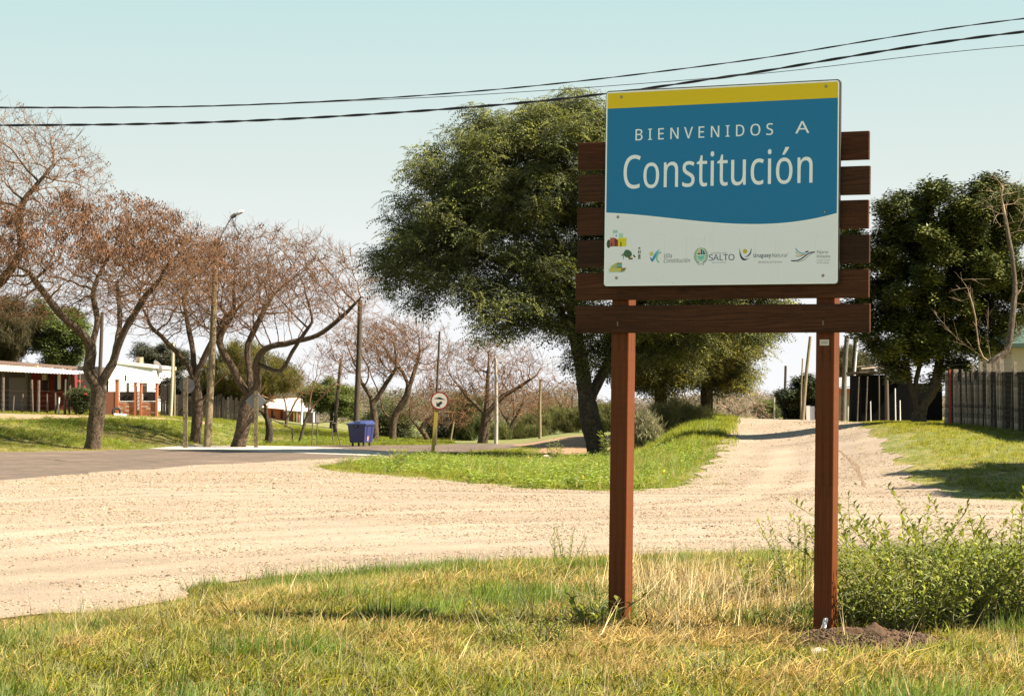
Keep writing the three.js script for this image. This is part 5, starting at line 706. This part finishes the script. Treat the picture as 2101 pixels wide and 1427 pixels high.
{ // tin-roofed house
  const D = 113, x0 = -31.353, xR = -25.65, xG = -28.022, yG = 1.6, g = thing('tin_roof_house', 'low house with a sagging tin porch roof and dark red wall behind a post fence', 'house', [-27.965, yG, -114]);
  solid(g, x0, xG, yG - .3, 4.268, -120, -113.6).build('wall', darkWall, g, 'dark unpainted wall'); solid(g, xG, xR, yG - .3, 4.098, -120, -113.62).build('wall', redWall, g, 'dark red wall');
  solid(g, xR, -24.408, yG - .3, 4.324, -121, -115).build('wall', darkWall, g);
  solid(g, -29.292, -28.304, yG - .1, 3.646, -113.6, -113.45).build('door', greyWall, g, 'wide grey plastered infill');
  for (const [a, b, t, u, mt] of [[83, 94, 769, 803, black], [107, 116, 770, 802, black], [124, 133, 775, 800, black]]) { const w = solid(g, -29.659 + 0.028 * a, -29.659 + 0.028 * b, 1.5 + 0.028 * (850 - u), 1.5 + 0.028 * (850 - t), -113.62, -113.56).build('window', mt, g); const f = new MB().from(g); f.box(-29.659 + 0.028 * (b - .4), -29.659 + 0.028 * (b + 1.2), 1.5 + 0.028 * (850 - u), 1.5 + 0.028 * (850 - t), -113.6, -113.5); f.build('window_frame', greyWood, w); w.position.set(0, 0, 0); }
  const ac = solid(g, -27.316, -27.062, 3.505, 3.844, -113.55, -113.2).build('air_conditioner', std(C(.34, .28, .18), .7), g);
  corrugated(g, -31.076, -27.438, 4.047, 3.879, 4.549, 4.292, -109.9, -114.4).build('porch_roof', tinRust, g, 'rusty corrugated sheets');
  corrugated(g, -27.55, -24.584, 3.879, 3.767, 4.292, 3.978, -109.8, -114.2).build('porch_roof', tin, g, 'pale corrugated sheets');
  corrugated(g, -31.631, -25.706, 4.577, 4.15, 4.803, 4.361, -113.9, -119).build('roof', roofBrown, g);
  for (const [a, wd] of [[5, .09], [52, .08], [120, .0], [140, .09], [160, .07]]) if (wd) { const m = new MB().from(g); m.tube([-29.134 + 0.028 * a, yG - .2, -111], [-29.134 + 0.028 * (a + .6), 3.885, -111], wd, wd * .9, 7, true); m.build('porch_post', greyWood, g); }
  solid(g, -25.876, -25.723, 2.942, 3.802, -111.1, -110.95).build('porch_column', std(C(.55, .5, .5), .8), g, 'pale painted column');
  const st3 = new MB().from(g), R = mulberry(5); for (const [a, y] of [[70, 751], [100, 755], [125, 757], [140, 759]]) st3.box(-29.791 + 0.028 * a, -29.791 + 0.028 * (a + 3 + 3 * R()), 1.5 + 0.028 * (850 - y) - .02, 1.5 + 0.028 * (853 - y), -113.9, -113.6); st3.build('roof_stones', std(C(.45, .34, .24), .95), g).userData.kind = 'stuff';
}
{ // post and wire fence before it
  const g = thing('post_fence', 'fence of uneven wooden posts and wire in front of the tin-roofed house', 'fence', [-26.067, GH(-26.067, -107.5), -107.5]), R = mulberry(6);
  for (const [px, top, r, wh] of [[-32, 790, .07, 0], [4, 774, .1, 0], [24, 812, .055, 0], [43, 808, .055, 0], [64, 779, .085, 0], [78, 780, .1, 0], [96, 808, .05, 0], [114, 806, .06, 0], [119, 815, .06, 1], [131, 778, .06, 0], [134, 804, .06, 0], [141, 815, .05, 0], [156, 800, .055, 0]]) { const x = -28.216 + 0.027 * px, z = -107.5 + (R() - .5) * .3, y = GH(x, z), t = 1.5 + 0.027 * (850 - top), m = new MB().from(g); m.tube([x, y - .3, z], [x + (R() - .5) * .12, t, z], r, r * .85, 7, true); m.build('post', wh ? limewash : R() < .5 ? greyWood : darkWood, g); }
  for (let k = 0; k < 5; k++) { const m = new MB().from(g), p = []; for (let i = 0; i <= 8; i++) { const x = lerp(-29.075, -23.918, i / 8); p.push([x, GH(x, -107.4) + .2 + k * .26 + .02 * Math.sin(i * 2 + k), -107.4]); } m.path(p, .0035, 3, false); m.build('wire', rust, g); }
}
{ // white house
  const g = thing('white_house', 'small flat-roofed white house behind the red brick front wall', 'house', [-23.011, 1.75, -118]), z = -117.6, m = new MB().from(g), xl = -24.309, xr = -21.832, yl = 4.626, yr = 4.302;
  m.hex([[xl, 1.3, z + .25], [xr, 1.3, z - .9], [xr + .5, 1.3, -123], [xl, 1.3, -123], [xl, yl, z + .25], [xr, yr, z - .9], [xr + .5, yr, -123], [xl, yl, -123]]).build('wall', white, g);
  new MB().from(g).hex([[xl - .08, yl + .003, z + .32], [xr + .12, yr + .003, z - .83], [xr + .6, yr + .003, -123.2], [xl - .08, yl + .003, -123.2], [xl - .08, yl + .19, z + .32], [xr + .12, yr + .19, z - .83], [xr + .6, yr + .19, -123.2], [xl - .08, yl + .19, -123.2]]).build('roof_slab', std(C(.62, .56, .48), .9), g);
  solid(g, -23.011, -22.628, yr + .3, 5.01, -119.6, -119).build('water_tank', std(C(.25, .2, .15), .9), g); solid(g, -22.731, -22.634, yr + .3, 4.98, -118.98, -118.9).build('tank_board', std(C(.55, .42, .26), .9), g);
  for (const [a, b, t, u] of [[261.5, 264, 768, 779], [265, 269.5, 784, 803], [295, 304, 784, 802]]) { const x0 = -30.972 + 0.029 * a, x1 = -30.972 + 0.029 * b, y0 = 1.5 + 0.029 * (850 - u), y1 = 1.5 + 0.029 * (850 - t), f = (x0 - xl) / (xr - xl), zz = z + .25 - 1.15 * f; solid(g, x0, x1, y0, y1, zz - .25, zz + .02).build('window', b - a > 4 ? darkWall : roofBrown, g); }
  solid(g, -24.427, -24.014, 3.711, 3.815, z + .3, z + 1.4).build('door_canopy', std(C(.5, .48, .46), .8), g);
  const dish = thing('satellite_dish', 'grey satellite dish on a mast right of the white house', 'dish', [-21.779, 1.8, -119.5]), md = new MB(); md.path([[0, -.3, 0], [0, 4.266 - 1.8, 0]], .03, 6); md.build('mast', steel, dish);
  const dg = new THREE.SphereGeometry(.62, 20, 6, 0, 6.2832, 0, .8); dg.translate(0, -.62, 0); const dd = part('reflector', dg, std(C(.10, .088, .08), .8, { side: THREE.DoubleSide }), dish); dd.rotation.set(.5, 0, -1.05); dd.position.set(.22, 4.504 - 1.8, 0);
}
{ // red brick front wall: pillars, low brick panels laid brick by brick, iron rails
  const D = 108, z = -108, g = thing('brick_wall', 'red brick front wall with tall pillars and iron railings', 'wall', [-20.845, GH(-20.845, -108), z]), yb = GH(-20.845, -108) - .1;
  const bx = (px) => -28.347 + 0.027 * px, by = (py) => 1.5 + 0.027 * (850 - py);
  for (const [a, b, t] of [[236.5, 242.5, 780], [275, 279.5, 786], [286.5, 290.5, 787], [319, 323, 788]]) { const p = solid(g, bx(a), bx(b), yb - .2, by(t), z - .14, z + .14).build('pillar', brick, g); const cp = new MB().from(g); cp.box(bx(a) - .03, bx(b) + .03, by(t), by(t) + .05, z - .17, z + .17); cp.build('pillar_cap', brickDark, p); }
  const tones = [std(C(.42, .14, .065), .9), std(C(.36, .12, .06), .9), std(C(.48, .20, .11), .9), std(C(.55, .36, .26), .9)], R = mulberry(8), mortar = std(C(.34, .24, .17), .95);
  for (const [a, b] of [[242.5, 275], [290.5, 319]]) {
    solid(g, bx(a), bx(b), yb - .2, by(823), z - .06, z + .06).build('panel_core', mortar, g);
    const rowH = .115, nr = Math.floor((by(823) - yb) / rowH);
    for (let r = 0; r < nr; r++) for (let x = bx(a) + .004 - (r % 2) * .12; x < bx(b) - .02; x += .25) { const xa = Math.max(bx(a) + .003, x), xb = Math.min(bx(b) - .003, x + .236); if (xb - xa < .05) continue; solid(g, xa, xb, yb + r * rowH + .006, yb + (r + 1) * rowH - .008, z + .058, z + .078 + .006 * R()).build('brick', tones[R() < .12 ? 3 : Math.floor(R() * 3)], g); }
    const m = new MB().from(g); for (let k = 0; k < 9; k++) { const x = lerp(bx(a) + .08, bx(b) - .08, k / 8); m.tube([x, by(823), z], [x, by(805), z], .012, .012, 4); } for (const y of [821, 813, 805]) m.tube([bx(a), by(y), z], [bx(b), by(y), z], .018, .018, 4); m.build('railing', iron, g);
    const rb = new MB().from(g); rb.tube([bx(a), by(790), z], [bx(b), by(792), z], .018, .018, 5); rb.build('top_bar', steel, g);
    solid(g, bx(a), bx(b), by(822), by(803), z - .5, z - .3).build('inner_screen', std(C(.035, .028, .022), 1), g);
  }
  solid(g, bx(212), bx(236.5), yb - .2, by(803), z - .12, z + .12).build('side_panel', brickDark, g);
  { const m = new MB().from(g); for (let k = 0; k < 4; k++) m.tube([bx(281 + k * 1.5), yb, z], [bx(281 + k * 1.5), by(803), z], .014, .014, 4); for (let k = 0; k < 7; k++) m.tube([bx(279.5), yb + .15 + k * .2, z], [bx(286.5), yb + .15 + k * .2 + .12, z], .012, .012, 4); m.build('gate', rust, g); }
  const mt = thing('dumped_mattress', 'dumped white mattress lying on the path before the brick wall', 'mattress', [bx(261), GH(bx(261), -105.9), -105.9]), b = new RoundedBoxGeometry(.62, .16, .5, 3, .05); b.rotateZ(-.05); b.translate(0, .08, 0); part('mattress', b, white, mt); 
  const ty = thing('old_tyre', 'old tyre leaning by the dumped white mattress', 'tyre', [bx(251), GH(bx(251), -106.3) + .24, -106.3]), tg = new THREE.TorusGeometry(.2, .065, 10, 24); const tt = part('tread', tg, black, ty); tt.rotation.y = .5;
}
{ // hedge-dark boundary right of the brick wall
  const g = thing('plank_fence', 'dark weathered plank fence behind the lamp pole', 'fence', [-18.565, GH(-18.565, -110), -110.5]), R = mulberry(12);
  for (let px = 324; px < 520; px += 5.2) { const x = -29.003 + 0.028 * px, y = GH(x, -110.5); solid(g, x, x + .136, y - .2, y + 1.15 + .35 * R() + (px < 345 ? .5 : 0), -110.52 - .02 * R(), -110.5 + .02 * R()).build('plank', R() < .1 ? greyWood : std(C(.05, .038, .028), .95), g); }
}
shrub('boundary_bush', 'dark bush filling the gap between the brick wall and the lamp pole', [-19.213, H(-19.213, -113), -113], [PX(-19.927, 2.911, -113, .8, .9, 1.0), PX(-18.797, 2.911, -113, .9, .9, 1.0), PX(-16.394, 2.488, -113, 1.6, .8, 1.0)], { seed: 233, n: 220, col: [.022, .026, .011], sprays: 1500, scale: .85, shell: .1, spreadR: .35 });
{ // orange house
  const g = thing('orange_house', 'orange house with a pale roof and white porch columns on the bank', 'house', [-15.818, GH(-15.818, -136), -137]), yb = GH(-15.818, -136) - .4;
  const bx = (px) => -35.696 + 0.034 * px, by = (py) => 1.5 + 0.034 * (850 - py);
  solid(g, bx(540), bx(606), yb, by(836), -141, -136).build('wall', orangeWall, g);
  for (const [a, b, t, u] of [[555.5, 560, 841, 859], [575, 579.5, 843, 859]]) solid(g, bx(a), bx(b), by(u), by(t), -136.2, -135.97).build('window', std(C(.05, .012, .01), .6), g); solid(g, bx(561), bx(563.5), by(856), by(852), -136.1, -135.97).build('vent', black, g);
  new MB().from(g).hex([[bx(538), by(835), -135.4], [bx(612), by(842), -135.4], [bx(612), by(842) - .05, -141.4], [bx(538), by(835) - .05, -141.4], [bx(552), by(818), -138.2], [bx(608), by(814.5), -138.2], [bx(609), by(814.5), -138.8], [bx(552), by(818), -138.8]]).build('roof', paleRoof, g);
  new MB().from(g).hex([[bx(586), by(842.5), -134.6], [bx(642), by(845.5), -134.6], [bx(642), by(845), -138], [bx(586), by(841), -138], [bx(586), by(841.2), -134.6], [bx(642), by(844.2), -134.6], [bx(638), by(838), -138], [bx(600), by(834), -138]]).build('porch_roof', tin, g);
  solid(g, bx(606), bx(640), yb, by(846), -141, -138.5).build('porch_wall', darkWall, g);
  for (const p of [593, 605, 611, 627, 645]) solid(g, bx(p), bx(p + 2.6), yb - .2, by(845), -135.1, -134.85).build('column', p === 605 ? std(C(.62, .55, .12), .8) : white, g);
  solid(g, bx(602), bx(611), yb, by(857), -135.05, -134.95).build('porch_parapet', brickDark, g); solid(g, bx(617), bx(626), yb, by(857), -135.05, -134.95).build('porch_parapet', brickDark, g);
  pole('concrete_pole', 'white concrete light post before the orange house porch', -13.832, -128, -13.8, 2.811, .09, .07, limewash, UP);
}
// ------------------------------------------------------------------ right-hand side: post fence, hut, shed
{
  const paleStake = std(C(.72, .58, .44), .95, { map: at(barkMap, 1, 1) }), g = thing('stake_fence', 'tall fence of grey stakes, mesh and dark shade cloth under the trees', 'fence', [13.565, GH(13.565, -56), -56]), R = mulberry(21);
  const dAt = (px) => lerp(62, 54, (px - 1930) / 171), X2 = (px) => (px - 1050.5) / 4000 * dAt(px), yAt = (px, py) => 1.5 + (850 - py) / 4000 * dAt(px);
  const stake = (px, top, w, mat, lean = 0) => { const x = X2(px), z = -dAt(px), y = GH(x, z), t = yAt(px, top), m = new MB().from(g); m.hex([[x - w, y - .3, z + w * .7], [x + w, y - .3, z + w * .7], [x + w, y - .3, z - w * .7], [x - w, y - .3, z - w * .7], [x - w * .85 + lean, t, z + w * .6], [x + w * .8 + lean, t + .02 * (R() - .5), z + w * .6], [x + w * .8 + lean, t, z - w * .6], [x - w * .85 + lean, t - .02, z - w * .6]]); m.build('stake', mat, g); };
  for (const [px, top, w] of [[1943, 760, .05], [1963, 757, .085], [1997, 748, .05], [2008, 745, .03], [2014, 742, .05], [2031, 745, .085], [2055, 736, .075], [2086, 742, .055], [2115, 740, .07], [2145, 738, .07], [2180, 740, .06]]) stake(px, top, w, paleStake, (R() - .5) * .08);
  stake(1950, 757, .035, std(C(.36, .055, .025), .8)); for (let px = 1938; px < 2200; px += 5 + 9 * R()) stake(px, 756 + 30 * R(), .022 + .03 * R(), R() < .5 ? greyWood : paleStake, (R() - .5) * .22);
  const cl = new MB().from(g); for (let px = 1945; px < 2200; px += 15) { const a = [X2(px), -dAt(px) - .35], b = [X2(px + 15), -dAt(px + 15) - .35], k = .07 * Math.sin(px * .21), k2 = .07 * Math.sin((px + 15) * .21); cl.quad(V(a[0], GH(a[0], a[1]) - .1, a[1] + k), V(b[0], GH(b[0], b[1]) - .1, b[1] + k2), V(b[0], yAt(px + 15, 762), b[1] + k2), V(a[0], yAt(px, 762), a[1] + k)); } cl.build('shade_cloth', new THREE.MeshPhysicalMaterial({ color: C(.032, .026, .021), roughness: 1, specularIntensity: .1, side: THREE.DoubleSide }), g);
  for (let k = 0; k < 13; k++) { const m = new MB().from(g), p = []; for (let i = 0; i <= 6; i++) { const px = lerp(1945, 2190, i / 6), x = X2(px), z = -dAt(px) + .09; p.push([x, GH(x, z) + .12 + k * .145, z]); } m.path(p, .0028, 3, false); m.build('wire', std(C(.16, .13, .11), .7), g); }
}
bareTree('pollarded leafless tree with pale shoots rising over the stake fence', [14.365, GH(14.365, -58.4), -58.4], [[[14.395, .8, -58.4], [14.386, 2.229, -58.4], [14.364, 3.033, -58.4]], [[14.364, 3.033, -58.4], [14.088, 3.252, -58.4], [13.924, 3.978, -58.3], [13.804, 4.703, -58.2], [13.596, 5.28, -58.1]], [[14.364, 3.033, -58.4], [14.33, 3.698, -58.6], [14.336, 4.432, -58.6]], [[14.364, 3.033, -58.4], [14.845, 3.401, -58.5], [15.044, 4.427, -58.5], [15.14, 5.754, -58.6], [14.945, 6.931, -58.6], [14.764, 8.11, -58.6]], [[14.599, 3.179, -58.4], [15.038, 3.824, -58.1], [15.699, 4.552, -58.1]], [[14.088, 3.252, -58.4], [13.221, 3.824, -58.1], [12.716, 4.407, -58.1]]],
  [PX(14.688, 7.815, -58.6, .55, .9, .6), PX(15.201, 7.668, -58.6, .4, .8, .6), PX(13.596, 5.28, -58.1, .4, .5, .5), PX(15.413, 5.135, -58.1, .5, .6, .5)], { seed: 241, n: 120, trunkR: .17, tipR: .006, dense: 1.6, pods: 0, bark: treeBarks.pale, twigMat: treeBarks.twigPale, shell: .1, low: -.9, name: 'pollarded_tree', step: .3, kill: .35, twigLen: .4, wander: .3, group: undefined });
{ // dark hut
  const g = thing('dark_hut', 'black plastic-clad hut with a ragged flat roof in the shade by the lane', 'hut', [14.802, GH(14.802, -78), -79]), yb = 1.0, x0 = 14.042, x1 = 15.971, R = mulberry(31);
  const m = new MB().from(g); solid(g, x0, x1, yb, 3.098, -81, -78.4).build('cladding', new THREE.MeshPhysicalMaterial({ color: C(.007, .007, .007), roughness: 1, specularIntensity: .1 }), g);
  solid(g, x1 + .02, 17.53, yb, 2.767, -80.6, -79.4).build('side_screen', new THREE.MeshPhysicalMaterial({ color: C(.012, .011, .010), roughness: 1, specularIntensity: .1 }), g); const r = new MB().from(g); r.hex([[x0 - .1, 3.157, -78.1], [x1, 3.176, -78.1], [x1, 3.176, -81.3], [x0 - .1, 3.157, -81.3], [x0 - .1, 3.235, -78.1], [x1, 3.293, -78.1], [x1, 3.313, -81.3], [x0 - .1, 3.254, -81.3]]); r.build('roof', darkWood, g);
  for (let i = 0; i < 6; i++) { const b = new MB().from(g), x = lerp(x0, x0 + 1.0, R()); b.tube([x, 3.254 + .04 + .03 * i, -78.2 - .3 * i], [x + .7 + .4 * R(), 3.293 + .08 + .03 * i, -78.3 - .3 * R()], .025, .02, 5, true); b.build('roof_stick', std(C(.42, .34, .24), .9), g); }
  for (const [a, t, w, mt] of [[1782, 770, .03, 0], [1800, 770, .035, 0], [1806, 822, .025, 1], [1824, 730, .035, 2], [1840, 752, .1, 2], [1858, 795, .03, 1], [1868, 820, .03, 1]]) { const x = 0 + (a - 1050.5) * 0.019, b = new MB().from(g); b.tube([x - (mt ? 0 : .1), yb, -78.0], [x, 1.5 + (850 - t) * 0.019, -78.05], w, w * .8, 6, true); b.build('prop', mt === 2 ? darkWood : mt ? limewash : greyWood, g); }
}
{ // shed with an orange beam and grey roof
  const g = thing('lane_shed', 'small shed with an orange fascia and grey roof behind the lane poles', 'shed', [15.964, GH(15.964, -92), -93]), x0 = 15.275, x1 = 16.654, yb = 1.0;
  solid(g, x0, x1, yb, 2.534, -96, -93.2).build('wall', std(C(.30, .25, .16), .95), g); solid(g, x0 - .1, x1 + .1, 2.534, 2.741, -93.25, -93).build('fascia', std(C(.42, .13, .05), .8), g);
  new MB().from(g).hex([[x0 - .15, 2.741, -92.9], [x1 + .15, 2.856, -92.9], [x1 + .15, 2.856, -96.4], [x0 - .15, 2.741, -96.4], [x0 - .15, 2.787, -92.9], [x1 + .15, 2.891, -92.9], [x1, 3.385, -96.2], [x0, 3.201, -96.2]]).build('roof', std(C(.27, .27, .27), .8), g);
  for (const [a, b] of [[1735, 1740], [1748, 1752], [1757, 1765]]) solid(g, 0 + (a - 1050.5) * 0.023, 0 + (b - 1050.5) * 0.023, yb, 1.914, -93.2, -93.12).build('board', limewash, g);
  const mb = thing('meter_box', 'white meter box and short wall at the foot of the lane hedge', 'box', [15.076, GH(15.076, -99), -99]); solid(mb, 14.953, 15.126, .9, 1.945, -99.2, -99).build('pillar', limewash, mb); solid(mb, 15.131, 15.373, .9, 1.92, -99.3, -99.05).build('box', std(C(.24, .24, .27), .8), mb);
  const gp2 = thing('gate_post', 'thin pale gate post left of the lane hedge', 'post', [13.858, GH(13.858, -103), -103]); new MB().tube([0, -.2, 0], [0, 1.2, 0], .05, .045, 6, true).build('shaft', concreteGrey, gp2);
}
{ // green-roofed house behind the fence
  const g = thing('green_roof_house', 'house with a green sheet roof glimpsed through the trees behind the stake fence', 'house', [19.312, GH(19.312, -74), -75]), x0 = 19.146, x1 = 21.253;
  solid(g, x0, x1, 1.0, 4.053, -80, -74.6).build('wall', std(C(.5, .42, .34), .9), g);
  new MB().from(g).hex([[x0 - .3, 4.053, -74.2], [x1, 4.053, -74.2], [x1, 4.053, -80], [x0 - .3, 4.053, -80], [x0 - .2, 4.201, -74.2], [x1, 4.275, -74.2], [x1, 5.387, -78], [x0 + .6, 5.387, -78]]).build('roof', std(C(.035, .07, .05), .7), g);
}
{ // whitewash on the twin trunk and stones in the ditch
  const R = mulberry(14), mk = (x, z, s, label) => { const g = new THREE.IcosahedronGeometry(s, 1), p = g.attributes.position, seen = new Map(); for (let i = 0; i < p.count; i++) { const key = [p.getX(i), p.getY(i), p.getZ(i)].map((v) => v.toFixed(3)).join(); if (!seen.has(key)) seen.set(key, .75 + .5 * R()); const k = seen.get(key); p.setXYZ(i, p.getX(i) * k, p.getY(i) * k * .6, p.getZ(i) * k); } g.computeVertexNormals(); const t = thing('stone', label, 'stone', [x, GH(x, z) + s * .25, z], R() * 6); part('rock', g, std(C(.42, .35, .27), .95), t); };
  mk(1.376, -77, .22, 'pale stone in the grass below the eroded earth bank'); mk(-2.707, -14.4, .035, 'small white stone on the gravel edge near the tussock'); mk(1.604, -10.2, .05, 'brown stone in the grass before the right signpost');
}
// far woodland on the skyline
{
  const R = mulberry(51), list = []; for (let i = 0; i < 15000; i++) { const px = -400 + 2600 * R(), d = 190 + 160 * R(), x = (px - 1050) / 4000 * d, hgt = (px > 1180 ? 2.6 : 4.6) * (.55 + .6 * fbm(x * .06, d * .05, 77, 3)), k = .6 + .7 * R(), br = fbm(x * .05, d * .03, 79, 2) > .5; list.push({ x, y: H(x, -d) + hgt * Math.pow(R(), .7), z: -d, ry: R() * 6, rx: R() - .5, s: 1.7 + 1.2 * R(), c: br ? [.15 * k, .11 * k, .07 * k] : [.09 * k, .105 * k, .04 * k] }); }
  spread('distant_woodland', coarse, foliage, list);
}
renderer.render(scene, camera);
